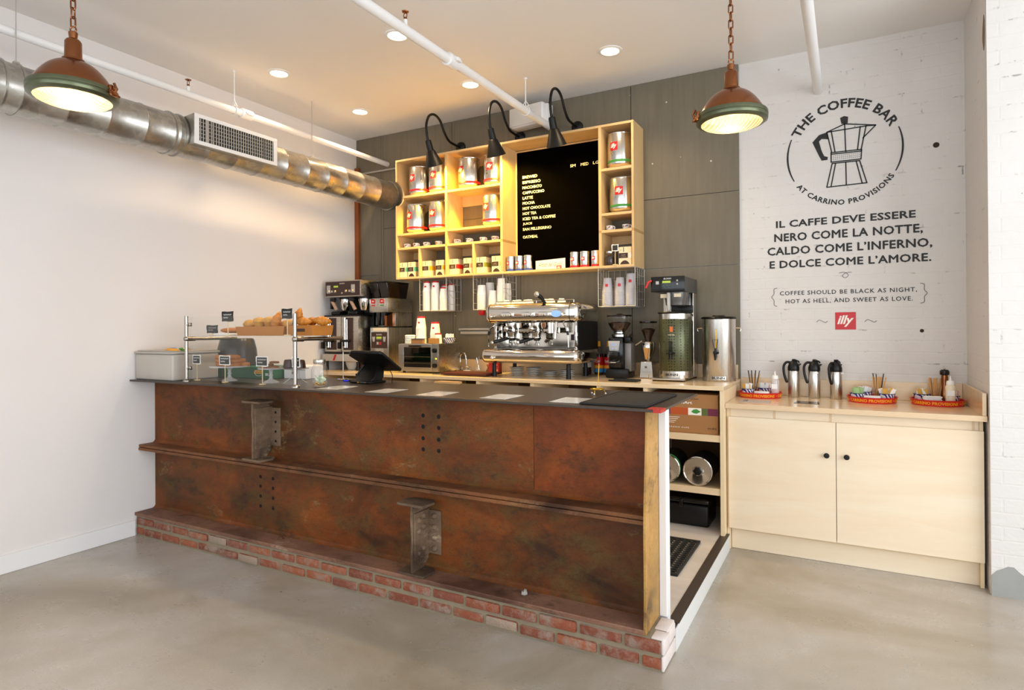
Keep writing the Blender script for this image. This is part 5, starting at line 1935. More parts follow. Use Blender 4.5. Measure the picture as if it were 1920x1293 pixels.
def syrup(loc, label, lab, liquid, k=1.0, rz=0):
    t = thing('syrup_bottle', label, 'bottle', loc, rz, 'syrup bottles beside the espresso machine')
    build('bottle_glass', MB().lathe([(0, .003), (.034, 0), (.038, .004), (.038, .160), (.034, .185), (.016, .225), (.0135, .24), (.013, .292), (.0155, .294), (.0155, .302), (.0125, .304)], 28), 'glass', t, smooth=50)
    build('syrup', MB().lathe([(0, .005), (.0345, .006), (.0365, .01), (.0365, .158), (.033, .17), (0, .17)], 24), liquid, t)
    if lab:
        build('label', MB().lathe([(.0383, .022), (.0388, .023), (.0388, .052), (.0383, .053)], 28), 'blueband', t)
        build('label_body', MB().lathe([(.0383, .053), (.0388, .054), (.0388, .142), (.0383, .143)], 28), 'red', t)
        build('label_flash', MB().lathe([(.0390, .056), (.0392, .057), (.0392, .078), (.0390, .079)], 28), 'yellow', t)
        r = .0393
        build('label_script', MB().text('Torani', lambda x, y, z: (r * math.sin((x - .024) / r), -(r + z) * math.cos((x - .024) / r), .098 + y + x * .12), .048, .024, depth=.0006, bold=.015, shear=.3), 'letter', t, smooth=0)
        build('neck_label', MB().lathe([(.0165, .228), (.0145, .242), (.0137, .27)], 20), 'yellow', t)
    else:
        build('label', MB().lathe([(.0383, .06), (.0388, .061), (.0388, .10), (.0383, .101)], 28), 'white', t)
    return t


M['blueband'] = pm('sky_blue_print', '#2f8ac0', .4)
M['syrupd'] = pm('dark_red_syrup', '#3a0f0a', .15)
syrup((-1.756, 4.680, BCZ), 'syrup bottle with red and blue label, in front right of the espresso machine', 1, 'syrupd')
syrup((-1.676, 4.687, BCZ), 'syrup bottle with red and blue label, half hidden behind another bottle', 1, 'syrupd')
syrup((-1.862, 4.687, BCZ), 'dark bottle with white label in the shadow behind the espresso machine', 0, 'syrupd')

# ---------------------------------------------------------------- black grinder
t = thing('espresso_grinder', 'black electronic espresso grinder with a clear bean hopper', 'coffee grinder', (-1.515, 4.45, BCZ))
build('base', MB().rbox(-.085, .085, -.06, .14, 0, .07, .014), 'black', t)
build('column', MB().rbox(-.07, .045, -.03, .13, .07, .305, .012), 'blackg', t)
build('side_cover', MB().rbox(.046, .098, 0, .13, .05, .262, .006), pm('grey_side_cover', '#77746f', .35, .4), t)
build('display', MB().prism([(-.068, .278), (.022, .278), (.012, .205), (-.058, .205)], -.036, -.030), 'greymetal', t)
m = MB()
for x in (-.035, -.008):
    m.rbox(x - .011, x + .011, -.041, -.036, .212, .226, .003)
m.box(-.045, .004, -.0375, -.036, .238, .262)
build('keypad', m, pm('pale_blue_keys', '#a9b4cc', .4), t)
build('spout', MB().rbox(-.03, .02, -.075, -.03, .16, .195, .008), 'black', t)
build('fork', MB().tube([(-.05, -.03, .125), (-.045, -.10, .12), (-.02, -.115, .12), (.01, -.10, .12), (.015, -.03, .125)], .005, 8), 'chrome', t)
build('collar', MB().lathe([(.050, .305), (.058, .31), (.058, .325), (.045, .335), (.045, .345)], 28, (0, .03, 0)), 'chrome', t)
build('hopper', MB().lathe([(.040, .343), (.062, .365), (.086, .405), (.093, .45), (.093, .462)], 32, (0, .03, 0)), 'glass', t, smooth=50)
build('beans', MB().lathe([(0, .344), (.037, .345), (.059, .366), (.083, .405), (.085, .412), (.06, .420), (0, .416)], 28, (0, .03, 0)), 'beans', t)
build('hopper_lid', MB().lathe([(.094, .462), (.096, .466), (.094, .472), (.03, .474), (.02, .482), (0, .483)], 32, (0, .03, 0)), 'smoke', t)
build('adjuster', MB().tube([(.06, .0, .29), (.10, -.02, .318), (.115, -.02, .335)], .007, 8).rbox(.055, .10, -.02, .03, .27, .31, .008), 'black', t)

# ---------------------------------------------------------------- small steel grinder
t = thing('small_grinder', 'small polished steel coffee grinder between black grinder and tall brewer', 'coffee grinder', (-1.318, 4.53, BCZ))
build('base', MB().prism([(-.052, 0), (.056, 0), (.046, .125), (-.042, .125)], -.04, .12), 'steelh', t, bevel=.006)
build('badge', MB().box(-.008, .008, -.0415, -.0405, .075, .09), 'inkg', t, smooth=0)
build('body', MB().lathe([(0, .125), (.02, .126), (.052, .21), (.052, .262), (.046, .27), (0, .27)], 28, (0, .03, 0)), 'chrome', t, smooth=50)
build('chute', MB().prism([(-.022, .225), (.022, .225), (.008, .14), (-.008, .14)], -.028, -.014), pm('orange_chute', '#c88a34', .35), t)
build('hopper', MB().lathe([(.024, .27), (.028, .30), (.055, .36), (.062, .41)], 28, (0, .03, 0)), 'glass', t, smooth=50)
build('beans', MB().lathe([(0, .272), (.022, .272), (.026, .30), (.052, .36), (.03, .372), (0, .37)], 24, (0, .03, 0)), 'beans', t)
build('hopper_lid', MB().lathe([(.064, .41), (.066, .414), (.064, .424), (0, .426)], 28, (0, .03, 0)), 'smoke', t)
build('dosing_arm', MB().cyl((-.04, .0, .275), (-.088, -.01, .245), .006, 8), 'steelh', t)
single('knock_tray', MB().rbox(-.10, .10, -.06, .06, 0, .006, .002).rbox(-.10, .10, -.06, -.054, .006, .012, .001, 1).rbox(-.10, .10, .054, .06, .006, .012, .001, 1), 'rubber', 'flat black tamping mat on the back counter in front of the grinders', 'mat', (-1.385, 4.20, BCZ))

# ---------------------------------------------------------------- tall brewer with patterned urn
t = thing('tall_brewer', 'tall black headed brewer standing over a green patterned tea urn', 'coffee machine', (-1.108, 4.32, BCZ))
build('brew_head', MB().rbox(-.116, .118, 0, .40, .628, .732, .006), pm('grey_brewer_side', '#5d5b57', .35, .5), t)
pn = build('control_panel', MB().rbox(-.118, .120, -.006, -.0002, .626, .734, .003), 'blackg', t)
m = MB().text('BUNN', facing(-.026, -.0066, .712), .052, .012, bold=.03)
m.box(-.082, -.060, -.0075, -.006, .680, .702).sph((.068, -.007, .702), .007, 10, 6).sph((.068, -.007, .678), .007, 10, 6)
build('panel_print', m, 'greymetal', pn, smooth=0)
build('display', MB().box(-.036, .022, -.0068, -.006, .688, .703), 'lcd', pn, smooth=0)
m = MB()
for x in (-.03, -.005, .02):
    m.sph((x, -.0065, .665), (.007, .003, .007), 10, 6)
build('button', m, pm('teal_button', '#2a4a44', .4), pn)
build('red_lever', MB().tube([(-.112, -.012, .705), (-.130, -.028, .695), (-.146, -.034, .655)], .0075, 10), 'red', t)
build('column', MB().rbox(-.105, .118, .28, .40, .02, .628, .005), 'steel', t)
build('column_edge', MB().rbox(.100, .121, .262, .285, .02, .628, .003), 'chrome', t)
m = MB().lathe([(.085, .626), (.086, .60), (.076, .57), (.072, .535), (.060, .528), (0, .528)], 32, (.03, .12, 0))
fb = build('brew_funnel', m, pm('grey_smoked_funnel', '#57534e', .25), t, smooth=45)
build('funnel_label', MB().box(-.06, -.01, .033, .0345, .585, .612), 'cream', fb, smooth=0)
build('funnel_label', MB().box(.035, .085, .033, .0345, .590, .615), 'cream', fb, smooth=0)
build('funnel_handle', MB().rbox(-.008, .014, .0, .034, .49, .622, .006), 'greymetal', fb)
build('spray_block', MB().rbox(-.04, .118, .245, .29, .482, .538, .006), 'black', t)
build('base_tray', MB().rbox(-.118, .115, -.035, .40, .008, .020, .004), 'steelh', t)
m = MB()
for x in (-.125, .12):
    m.tube([(x, -.02, .012), (x, -.036, .016), (x, -.04, .045)], .0045, 8)
m.tube([(-.125, -.02, .012), (.12, -.02, .012)], .0045, 8)
build('tray_rail', m, 'chrome', t)
for x in (-.10, .10):
    for y in (0, .38):
        build('foot', MB().cyl((x, y, 0), (x, y, .009), .012, 10), 'blackm', t)
t_ = NT('green_tea_pattern')
v_ = t_.co('Object', (1, 1, 1))
vo_ = t_.n('ShaderNodeTexVoronoi', {'Vector': v_, 'Scale': 52.0, 'Randomness': 0.25})
c_ = t_.ramp(vo_.outputs['Distance'], [(.22, 1.0), (.34, 0.0)])
t_.set(color=t_.mix(c_, '#55573d', '#2c2e1e'), rough=.32, metal=.55)
M['teagreen'] = t_.m
t = thing('tea_urn', 'round urn wrapped in green pattern standing under the tall brewer', 'urn', (-1.085, 4.432, BCZ + .0205))
r = .112
build('urn_body', MB().lathe([(0, .002), (r, 0), (r + .001, .003), (r, .045), (r, .415), (r + .001, .452), (r - .004, .455), (0, .455)], 48), 'steel', t)
build('urn_wrap', MB().lathe([(r + .0005, .048), (r + .0012, .049), (r + .0012, .414), (r + .0005, .415)], 48), 'teagreen', t)
build('urn_lid', MB().lathe([(r + .006, .455), (r + .008, .459), (r + .004, .466), (.03, .470), (0, .470)], 40), 'black', t)
m = MB().rbox(-.012, .012, -r - .045, -r, .165, .188, .005).cyl((0, -r - .032, .168), (0, -r - .032, .135), .010, 12).rbox(-.007, .007, -r - .042, -r - .024, .186, .262, .004)
m.cyl((-.03, -r - .02, .175), (.03, -r - .02, .175), .007, 10)
build('faucet', m, 'blackm', t)
build('tag', MB().box(-.011, .011, -r - .0035, -r - .0015, .325, .362), pm('orange_tag', '#d8661c', .5), t, smooth=0)
m = MB().text('iced tea', lambda x, y, z: ((r + .0014) * math.sin((x - .022) / r), -(r + .0014 + z) * math.cos((x - .022) / r), .300 + y), .044, .010, depth=.0004)
build('lettering', m, 'cream', t, smooth=0)


def urn_plate(t, zc, w, off=0.0):
    def fn(x, y, z):
        a = (x - w / 2) / r + off
        return ((r + .0025 + z) * math.sin(a), -(r + .0025 + z) * math.cos(a), zc - .008 + y)
    m = MB()
    n = 10
    vs, fs = [], []
    for i in range(n + 1):
        x = -.008 + (w + .016) * i / n
        vs += [fn(x, -.004, -.001), fn(x, .020, -.001)]
    for i in range(n):
        fs.append((2 * i, 2 * i + 2, 2 * i + 3, 2 * i + 1))
    m.add(vs, fs)
    p = build('name_plate', m, 'steelh', t)
    build('plate_lettering', MB().text('BUNN', fn, w, .016, depth=.0005, bold=.03), 'ink', p, smooth=0)


urn_plate(t, .024, .085)
t = thing('steel_urn', 'plain brushed steel urn at the right end of the back counter', 'urn', (-.80, 4.52, BCZ))
build('urn_body', MB().lathe([(0, .002), (r - .002, 0), (r, .003), (r - .001, .04), (r, .042), (r, .425), (r + .001, .432), (r - .002, .436), (0, .436)], 48), 'steel', t)
build('urn_lid', MB().lathe([(r + .008, .436), (r + .010, .440), (r + .004, .448), (.045, .450), (.04, .458), (0, .459)], 40), 'black', t)
m = MB().rbox(-.012, .012, -r - .045, -r, .190, .212, .005).lathe([(.012, .205), (.006, .150), (0, .149)], 12, (0, -r - .032, 0)).cyl((0, -r - .032, .21), (0, -r - .032, .23), .006, 8)
m.tube([(-.016, -r - .032, .29), (.016, -r - .032, .29), (.008, -r - .032, .23), (-.008, -r - .032, .23)], .003, 6, closed=True)
m.sph((.018, -r - .03, .20), .008, 10, 6)
build('faucet', m, 'blackm', t)
build('sight_gauge', MB().cyl((0, -r - .006, .23), (0, -r - .006, .36), .0025, 8), 'gold', t)
for s in (-1, 1):
    build('side_handle', MB().tube([(s * (r - .002), 0, .37), (s * (r + .035), 0, .368), (s * (r + .035), 0, .352), (s * (r + .03), 0, .345)], .004, 8), 'chrome', t)
urn_plate(t, .024, .085, .12)

# ================================================================ THINGS ON THE BAR
TP = 1.0865
# grey lidded bin at the far left
t = thing('storage_bin', 'grey lidded metal bin at the wall end of the bar', 'bin', (-4.145, 2.68, TP))
build('bin_body', MB().rbox(-.215, .205, -.165, .18, 0, .178, .012, 3), pm('warm_grey_bin', '#bdb5ab', .45, .1, var=.06, vscale=5), t)
build('bin_rim', MB().rbox(-.222, .212, -.172, .187, .1785, .194, .006), 'greymetal', t)
build('bin_lid', MB().rbox(-.205, .20, -.155, .175, .1945, .2, .002, 1), 'greymetal', t)
random.seed(21)
LZ = TP + .2008
for i, (x, y, w, c, lab) in enumerate([(-4.10, 2.60, .12, 'amber', 'orange wrapped snack bar lying on the grey bin'), (-4.16, 2.66, .10, 'blueband', 'pale blue wrapped snack lying on the grey bin'), (-4.02, 2.63, .09, 'white', 'white wrapped snack lying on the grey bin'),
                                       (-3.985, 2.56, .05, 'yellow', 'small yellow wrapper at the front right of the grey bin'), (-4.07, 2.70, .10, 'tan', 'tan wrapped snack bar lying at the back of the grey bin')]):
    m = MB()
    n = 8
    vs, fs = [], []
    for q in range(n + 1):
        u = q / n
        hh = .002 + .014 * math.sin(PI * u) ** .6
        for yy, zz in ((-.022, .001), (-.012, hh), (.012, hh), (.022, .001)):
            vs.append(((u - .5) * w, yy * (1 if 0 < q < n else 1.15), zz))
    for q in range(n):
        for k in range(3):
            fs.append((4 * q + k, 4 * q + 4 + k, 4 * q + 5 + k, 4 * q + 1 + k))
        fs.append((4 * q, 4 * q + 3, 4 * q + 7, 4 * q + 4))
    fs += [(0, 1, 2, 3), (4 * n + 3, 4 * n + 2, 4 * n + 1, 4 * n)]
    m.add(vs, fs)
    single('wrapped_snack', m, c, lab, 'snack', (x, y, LZ), random.uniform(-.5, .5), 'wrapped snacks on the grey bin', 50)
m = MB()
for i in range(7):
    a = i * 2.4
    m.at((.012 * math.cos(a), .010 * math.sin(a), .006 + .003 * (i % 3)), (.4 * math.sin(a), .5 * math.cos(a), a))
    m.sph((0, 0, 0), (.017, .008, .005), 8, 6)
single('herb_sprig', m, pm('leaf_green', '#4f8a24', .5), 'bright green leafy sprig on the front corner of the grey bin', 'herb', (-3.965, 2.60, LZ), smooth=60)

# ---------------------------------------------------------------- glass pastry display
t = thing('pastry_display', 'clear glass pastry display with steel posts on the left half of the bar', 'display case', (0, 0, 0))
PX0, PX1, PY = -3.845, -2.832, 2.552
for x in (PX0, PX1):
    po = build('post', MB().cyl((x, PY, TP + .004), (x, PY, 1.518), .0115, 18), 'tube', t)
    build('post_foot', MB().lathe([(.012, .018), (.016, .012), (.024, .006), (.025, 0), (0, 0)], 20, (x, PY, TP)), 'tube', po)
    m = MB()
    for z in (1.462, 1.175):
        m.rbox(x + .004, x + .030, PY + .002, PY + .022, z - .012, z + .012, .003).cyl((x + .02, PY + .012, z - .004), (x + .02, PY - .006, z - .004), .006, 8)
    if x == PX1:
        m.v = [(2 * x - a, b, c) for a, b, c in m.v]
    build('glass_clip', m, 'tube', po)
    build('rail_joint', MB().sph((x, PY, 1.368), .0185, 16, 10).cyl((x, PY, 1.368), (x, PY + .06, 1.368), .0155, 16), 'tube', po)
    build('shelf_rail', MB().cyl((x, PY + .05, 1.368), (x, 2.925, 1.368), .0115, 16).cyl((x, 2.920, 1.368), (x, 2.930, 1.368), .0125, 16), 'tube', t)
build('front_glass', MB().box(PX0 + .014, PX1 - .014, PY + .012, PY + .018, TP + .012, 1.512), 'pane', t)
build('glass_shelf', MB().box(PX0 - .01, PX1 + .01, PY + .022, 2.925, 1.3800, 1.3870), 'pane', t)
GS = 1.3875

M['wicker'] = pm('orange_tan_basket', '#b8742a', .55, var=.2, vscale=14)
M['crust'] = pm('golden_crust', '#d09a45', .5, var=.35, vscale=28, bump=.5, bscale=60)
M['crust2'] = pm('browned_croissant', '#c67c22', .42, var=.4, vscale=30, bump=.4, bscale=50)
M['choc'] = pm('dark_chocolate_cake', '#3a1710', .35, var=.2, vscale=20)
M['cookie'] = pm('brown_oat_cookie', '#9a6434', .75, var=.4, vscale=45, bump=.8, bscale=90)
M['bar'] = pm('orange_brown_bake', '#b5702e', .65, var=.3, vscale=30, bump=.5, bscale=70)


def bread_basket(loc, w, d, h, label):
    t = thing('bread_basket', label, 'basket', loc, 0, 'bread baskets on the glass shelf')
    a, b = w / 2, d / 2
    k = .93
    o = []
    m = MB()
    vs = [(-a * k, -b * k, 0), (a * k, -b * k, 0), (a * k, b * k, 0), (-a * k, b * k, 0), (-a, -b, h), (a, -b, h), (a, b, h), (-a, b, h),
          (-a + .006, -b + .006, h), (a - .006, -b + .006, h), (a - .006, b - .006, h), (-a + .006, b - .006, h), (-a * k + .006, -b * k + .006, .006), (a * k - .006, -b * k + .006, .006), (a * k - .006, b * k - .006, .006), (-a * k + .006, b * k - .006, .006)]
    fs = [(3, 2, 1, 0), (0, 1, 5, 4), (1, 2, 6, 5), (2, 3, 7, 6), (3, 0, 4, 7), (4, 5, 9, 8), (5, 6, 10, 9), (6, 7, 11, 10), (7, 4, 8, 11), (8, 9, 13, 12), (9, 10, 14, 13), (10, 11, 15, 14), (11, 8, 12, 15), (12, 13, 14, 15)]
    m.add(vs, fs)
    build('basket_body', m, 'wicker', t, bevel=.0015)
    return t, a, b


def pastry(kind, loc, rot, s, label, group):
    m = MB()
    random.seed(int(abs(loc[0]) * 977 + abs(loc[1]) * 331))
    ph = random.uniform(0, 6)
    if kind == 'croissant':
        n = 22
        pts, rs = [], []
        for i in range(n + 1):
            u = i / n * 2 - 1
            pts.append((u * .055 * s, -.018 * s * (1 - u * u), .0))
            rs.append(max(.003, .024 * s * (1 - abs(u) ** 1.7) * (1 + .10 * math.cos(u * 16)) + .004))
        m.tube(pts, rs, 12)
        mt = 'crust2'
    elif kind == 'scone':
        m.sph((0, 0, 0), (.042 * s, .040 * s, .030 * s), 18, 12, fn=lambda d: 1 + .07 * math.sin(d.x * 9 + ph) * math.cos(d.y * 8 + ph) + .05 * math.sin(d.z * 14 + d.x * 7))
        mt = 'crust'
    else:
        m.lathe([(0, 0), (.026 * s, 0), (.034 * s, .03 * s), (.040 * s, .036 * s), (.034 * s, .055 * s), (.012 * s, .064 * s), (0, .065 * s)], 18, fn=lambda r, h, a: r * (1 + .05 * math.sin(5 * a + ph)))
        mt = 'crust'
    o = single(kind if kind != 'muffin' else 'muffin', m, mt, label, 'pastry', loc, 0, group, 60)
    o.rotation_euler = rot
    return o


bk, a, b = bread_basket((-3.262, 2.745, GS), .452, .19, .058, 'long bread basket of scones behind the display glass')
G1 = 'pastries in the long basket behind glass'
for i, (kind, x, y, z, rot, s, nm) in enumerate([('scone', -3.43, 2.72, .072, (0, 0, .2), 1.05, 'round crusty scone at the left end of the long basket'), ('scone', -3.36, 2.78, .074, (0, .2, 1), 1.0, 'crusty scone at the back of the long basket'),
                                                 ('muffin', -3.315, 2.70, .050, (0, 0, .5), 1.05, 'golden muffin in the middle of the long basket'), ('muffin', -3.235, 2.715, .050, (.1, 0, 1), 1.1, 'second golden muffin in the middle of the long basket'),
                                                 ('croissant', -3.150, 2.70, .092, (.3, -1.25, .2), 1.1, 'croissant standing upright in the long basket'), ('scone', -3.27, 2.79, .074, (.2, 0, 0), 1.0, 'scone behind the golden muffins'),
                                                 ('scone', -3.085, 2.735, .070, (0, 0, 2), 1.0, 'scone at the right end of the long basket'), ('scone', -3.17, 2.79, .070, (0, 0, .7), .95, 'scone behind the upright croissant')]):
    pastry(kind, (x, y, GS + z), rot, s, nm, G1)
bk, a, b = bread_basket((-2.905, 2.735, GS), .225, .17, .062, 'short orange bread basket of croissants by the right display post')
b_ = build('handle_slot', MB().rbox(-.035, .045, -.0862, -.0832, .024, .042, .001, 1), 'brown', bk)
G2 = 'croissants in the short basket'
for i, (x, y, z, rot, sc_, nm) in enumerate([(-2.950, 2.702, .038, (0, 0, 0), .88, 'croissant at the bottom front left of the short basket'), (-2.858, 2.702, .038, (0, 0, 0), .88, 'croissant at the bottom front right of the short basket'),
                                             (-2.950, 2.766, .038, (0, 0, 0), .88, 'croissant at the bottom back left of the short basket'), (-2.858, 2.766, .038, (0, 0, 0), .88, 'croissant at the bottom back right of the short basket'),
                                             (-2.980, 2.725, .118, (0, -1.45, .3), .95, 'croissant standing on end behind the right display post'), (-2.905, 2.698, .086, (.1, .05, .15), .95, 'croissant at the top front of the short basket'),
                                             (-2.905, 2.770, .086, (0, 0, -.2), .95, 'croissant at the top back of the short basket'), (-2.805, 2.735, .088, (0, .1, 1.0), 1.05, 'croissant resting over the right rim of the short basket')]):
    pastry('croissant', (x, y, GS + z), rot, sc_, nm, G2)
# flat bread on a pale tray, and a small dark bowl
t = thing('cake_tray', 'pale tray with a flat golden loaf at the left of the glass shelf', 'tray', (-3.645, 2.74, GS))
build('tray_body', MB().rbox(-.085, .085, -.075, .075, 0, .016, .005), 'white', t)
single('flat_loaf', MB().sph((0, 0, 0), (.072, .062, .018), 22, 10, fn=lambda d: 1 + .03 * math.sin(9 * d.x)), 'bar', 'flat golden loaf lying on the pale tray', 'bread', (-3.645, 2.74, GS + .0345), smooth=60)
t = thing('tub', 'white square tub behind the flat loaf on the glass shelf', 'tub', (-3.60, 2.87, GS))
build('tub_body', MB().rbox(-.06, .06, -.035, .035, 0, .045, .006), 'white', t)
single('dark_bowl', MB().lathe([(0, .002), (.018, 0), (.022, .003), (.036, .026), (.034, .027), (.018, .006), (0, .005)], 24), 'black', 'small dark bowl standing on the white tub', 'bowl', (-3.585, 2.87, GS + .0458), smooth=50)
t = thing('pastry_tongs', 'steel tongs propped on the glass shelf beside the flat loaf', 'tongs', (-3.73, 2.83, GS))
build('arm', MB().tube([(-.06, 0, .004), (.0, .0, .03), (.06, .005, .052)], .004, 8), 'chrome', t)
build('arm', MB().tube([(-.06, .012, .004), (.0, .022, .024), (.06, .012, .046)], .004, 8), 'chrome', t)
# chalk signs
chalk_sign((-3.51, 2.615, GS), 0, .098, .052, .098, 'black chalk sign on a stick above the flat loaf, taller than the glass', 'blackm', ('Scones', '$3'))
chalk_sign((-3.785, 2.70, GS), R(35), .060, .042, .022, 'small black chalk sign at the left end of the glass shelf', 'blackm', ('Loaf', '$3'))
chalk_sign((-2.955, 2.605, GS), R(-5), .085, .048, .108, 'black chalk sign on a stick beside the top of the right display post', 'blackm', ('Croissant', '$3'))
chalk_sign((-3.852, 2.632, TP), 0, .072, .050, .116, 'white framed chalk sign behind the left display post', 'white', ('Biscotti', '$2'))
chalk_sign((-3.523, 2.602, TP), 0, .094, .050, .118, 'white framed chalk sign in front of the glass cake stand', 'white', ('Banana', '$3'))
chalk_sign((-3.166, 2.597, TP), 0, .094, .050, .118, 'white framed chalk sign between the display posts, third from the left', 'white', ('Cookies', '$2.50'))
chalk_sign((-2.888, 2.612, TP), 0, .055, .050, .118, 'white framed chalk sign partly behind the right display post', 'white', ('Cake', '$4'))

# green carton with a dark bin on it
t = thing('green_carton', 'long green printed carton behind the cake stands on the bar', 'box', (-4.12, 2.90, TP))
build('carton', MB().rbox(0, .652, 0, .26, 0, .080, .003, 1), pm('dark_green_card', '#24613c', .5), t)
m = MB().prism([(.50, .036), (.585, .036), (.592, .058), (.508, .058)], -.0012, -.0003)
build('yellow_flash', m, 'yellow', t, smooth=0)
m = scribble(MB(), .510, .582, .047, .010, -.0015)
build('flash_lettering', m, pm('deep_green_print', '#1c5a2c', .5), t, smooth=0)
m = MB().text('EX', facing(.615, -.0003, .024), .03, .016, bold=.03)
m.tube([(.545 + .040 * math.cos(R(a)), -.0006, .044 + .024 * math.sin(R(a))) for a in range(150, 330, 12)], .0012, 5)
build('white_print', m, 'white', t, smooth=0)
t = thing('dark_bread_bin', 'dark round sided bin standing on the green carton', 'bin', (-3.965, 3.03, TP + .0806))
build('bin_body', MB().lathe([(0, .002), (.140, 0), (.146, .004), (.145, .03), (.140, .05), (.134, .12), (.118, .185), (.108, .196), (0, .198)], 40), pm('charcoal_bin', '#35322e', .25), t, smooth=40)
t = thing('white_carton', 'low white carton behind the dark cakes on the bar', 'box', (-3.345, 3.085, TP))
build('carton', MB().rbox(-.10, .11, -.08, .08, 0, .088, .003, 1), 'white', t)
build('lid_line', MB().box(-.1005, .1105, -.0806, -.0800, .060, .062), 'inkg', t, smooth=0)


def cake_stand(loc, r, h, label, wire=False):
    t = thing('cake_stand', label, 'cake stand', loc, 0, 'cake stands behind the display glass')
    if wire:
        build('plate', MB().lathe([(0, h - .006), (r * .6, h - .006), (r, h - .001), (r, h + .002), (r * .6, h - .003), (0, h - .003)], 32), pm('grey_glazed_plate', '#8d8780', .3), t, smooth=50)
        for k in range(4):
            a = R(45 + 90 * k)
            build('leg', MB().tube([(r * .25 * math.cos(a), r * .25 * math.sin(a), h - .006), (r * .3 * math.cos(a), r * .3 * math.sin(a), h * .4), (r * .85 * math.cos(a), r * .85 * math.sin(a), .003)], .0025, 6), 'greymetal', t)
    else:
        build('plate', MB().lathe([(0, h - .004), (r, h - .004), (r + .002, h + .006), (r - .002, h + .006), (r - .003, h), (0, h)], 36), 'plasticc', t, smooth=40)
        build('pedestal', MB().lathe([(r * .2, h - .005), (.012, h * .8), (.009, h * .6), (.014, h * .5), (.009, h * .4), (.014, h * .25), (.045, .006), (.05, 0), (0, 0)], 28), 'plasticc', t, smooth=50)
    return t


cake_stand((-3.618, 2.705, TP), .125, .096, 'glass cake stand with a stack of orange brown bakes')
SZ = TP + .0968
k = 0
G3 = 'stacked bakes on the first cake stand'
pos = {0: 'bottom layer', 1: 'middle layer', 2: 'top layer'}
for lay in range(3):
    for i, (x, y) in enumerate(((-.078, -.012), (-.012, -.022), (.056, -.014), (-.05, .05), (.024, .052), (.088, .036))[:6 - lay]):
        m = MB().rbox(-.0325, .0325, -.026, .026, 0, .0245, .006, 2)
        o = single('baked_bar', m, 'bar', 'orange brown bake in the %s on the glass cake stand' % pos[lay], 'pastry', (-3.618 + x, 2.712 + y, SZ + .0248 * lay), (i * 1.7 + lay) % .4 - .2, G3 + ', ' + pos[lay])
cake_stand((-3.243, 2.725, TP), .078, .090, 'small glass cake stand piled with brown oat cookies')
for i, (x, y, z, nm) in enumerate([(-.035, -.02, 0, 'front left'), (.032, -.02, 0, 'front right'), (0, .03, 0, 'rear'), (-.005, -.012, .0155, 'second layer'), (.02, .01, .031, 'topmost')]):
    m = MB().lathe([(0, 0), (.027, .001), (.031, .006), (.028, .013), (.012, .015), (0, .0145)], 20, fn=lambda r, h, a: r * (1 + .05 * math.sin(7 * a + i)))
    single('oat_cookie', m, 'cookie', 'brown oat cookie on the small stand, %s of the pile' % nm, 'cookie', (-3.243 + x, 2.725 + y, TP + .0912 + z), i * .7, 'oat cookies on the small stand', 50)
cake_stand((-3.030, 2.73, TP), .082, .095, 'wire legged plate of dark cakes behind the right display post', True)
for x, nm in ((-.048, 'left of the right display post, behind the glass'), (.036, 'right of the display post')):
    m = MB().lathe([(0, .0), (.037, 0), (.038, .003), (.032, .045), (.027, .052), (.012, .053), (.010, .045), (0, .044)], 24, fn=lambda r, h, a: r * (1 + .05 * math.cos(8 * a)) if r > .02 else r)
    single('chocolate_cake', m, 'choc', 'small dark fluted cake on the plate, %s' % nm, 'cake', (-3.030 + x, 2.73, TP + .0978), 0, 'dark cakes on the wire legged plate', 50)

# glass tip jar
t = thing('tip_jar', 'large clear glass jar with notes and coins on the bar', 'jar', (-2.754, 2.665, TP))
build('jar_glass', MB().lathe([(0, .003), (.040, 0), (.046, .006), (.0475, .02), (.0475, .095), (.042, .115), (.032, .128), (.032, .150), (.034, .153), (.034, .160), (.030, .161)], 32), 'glass', t, smooth=50)
build('jar_collar', MB().lathe([(.0335, .136), (.0348, .138), (.0348, .158), (.0335, .160)], 32), 'steel', t)
m = MB()
random.seed(4)
for i in range(7):
    a = i * 2.4
    m.at((.018 * math.cos(a), .018 * math.sin(a), .03 + .006 * i), (random.uniform(-1, 1), random.uniform(-1, 1), a))
    m.prism([(-.02, -.012), (-.007, -.006), (.007, -.012), (.02, -.008), (.02, .008), (.007, .013), (-.007, .008), (-.02, .012)], -.0006, .0006, 'XY')
build('bank_notes', m, pm('pale_green_paper', '#b9cdb4', .7), t)
m = MB()
for i in range(16):
    a = i * 2.4
    rr = .034 * math.sqrt(((i * 7) % 16) / 16)
    m.at((rr * math.cos(a), rr * math.sin(a), .008 + .0011 * i), (.25 * math.sin(a), .25 * math.cos(a), 0))
    m.lathe([(0, -.0008), (.010, -.0008), (.010, .0008), (0, .0008)], 14)
build('coins', m, 'gold', t)

# till tablet on its stand
t = thing('tablet_till', 'black tablet till on a slanted stand seen from behind', 'till', (-2.66, 2.98, TP + .0005))
yt, yb_ = 2.885 - 2.98, 3.09 - 2.98
m = MB()
xt0, xt1 = -.070, .190
nrm = Vector((0, -(1.294 - 1.172), -(yb_ - yt))).normalized() * .022
pts = [(xt0 + .02, yt, 1.294 - TP), (xt1 - .01, yt, 1.294 - TP), (xt1, yt + .02, 1.284 - TP), (xt1 - .005, yb_, 1.174 - TP), (xt0 + .01, yb_, 1.174 - TP), (xt0 - .022, yt + .03, 1.276 - TP)]
top = [Vector(p) for p in pts]
bot = [p + nrm for p in top]
N = len(pts)
m.add(top + bot, [tuple(range(N)), tuple(range(2 * N - 1, N - 1, -1))] + [(i, N + i, N + (i + 1) % N, (i + 1) % N) for i in range(N)])
build('tablet_case', m, 'black', t, bevel=.006)
m = MB()
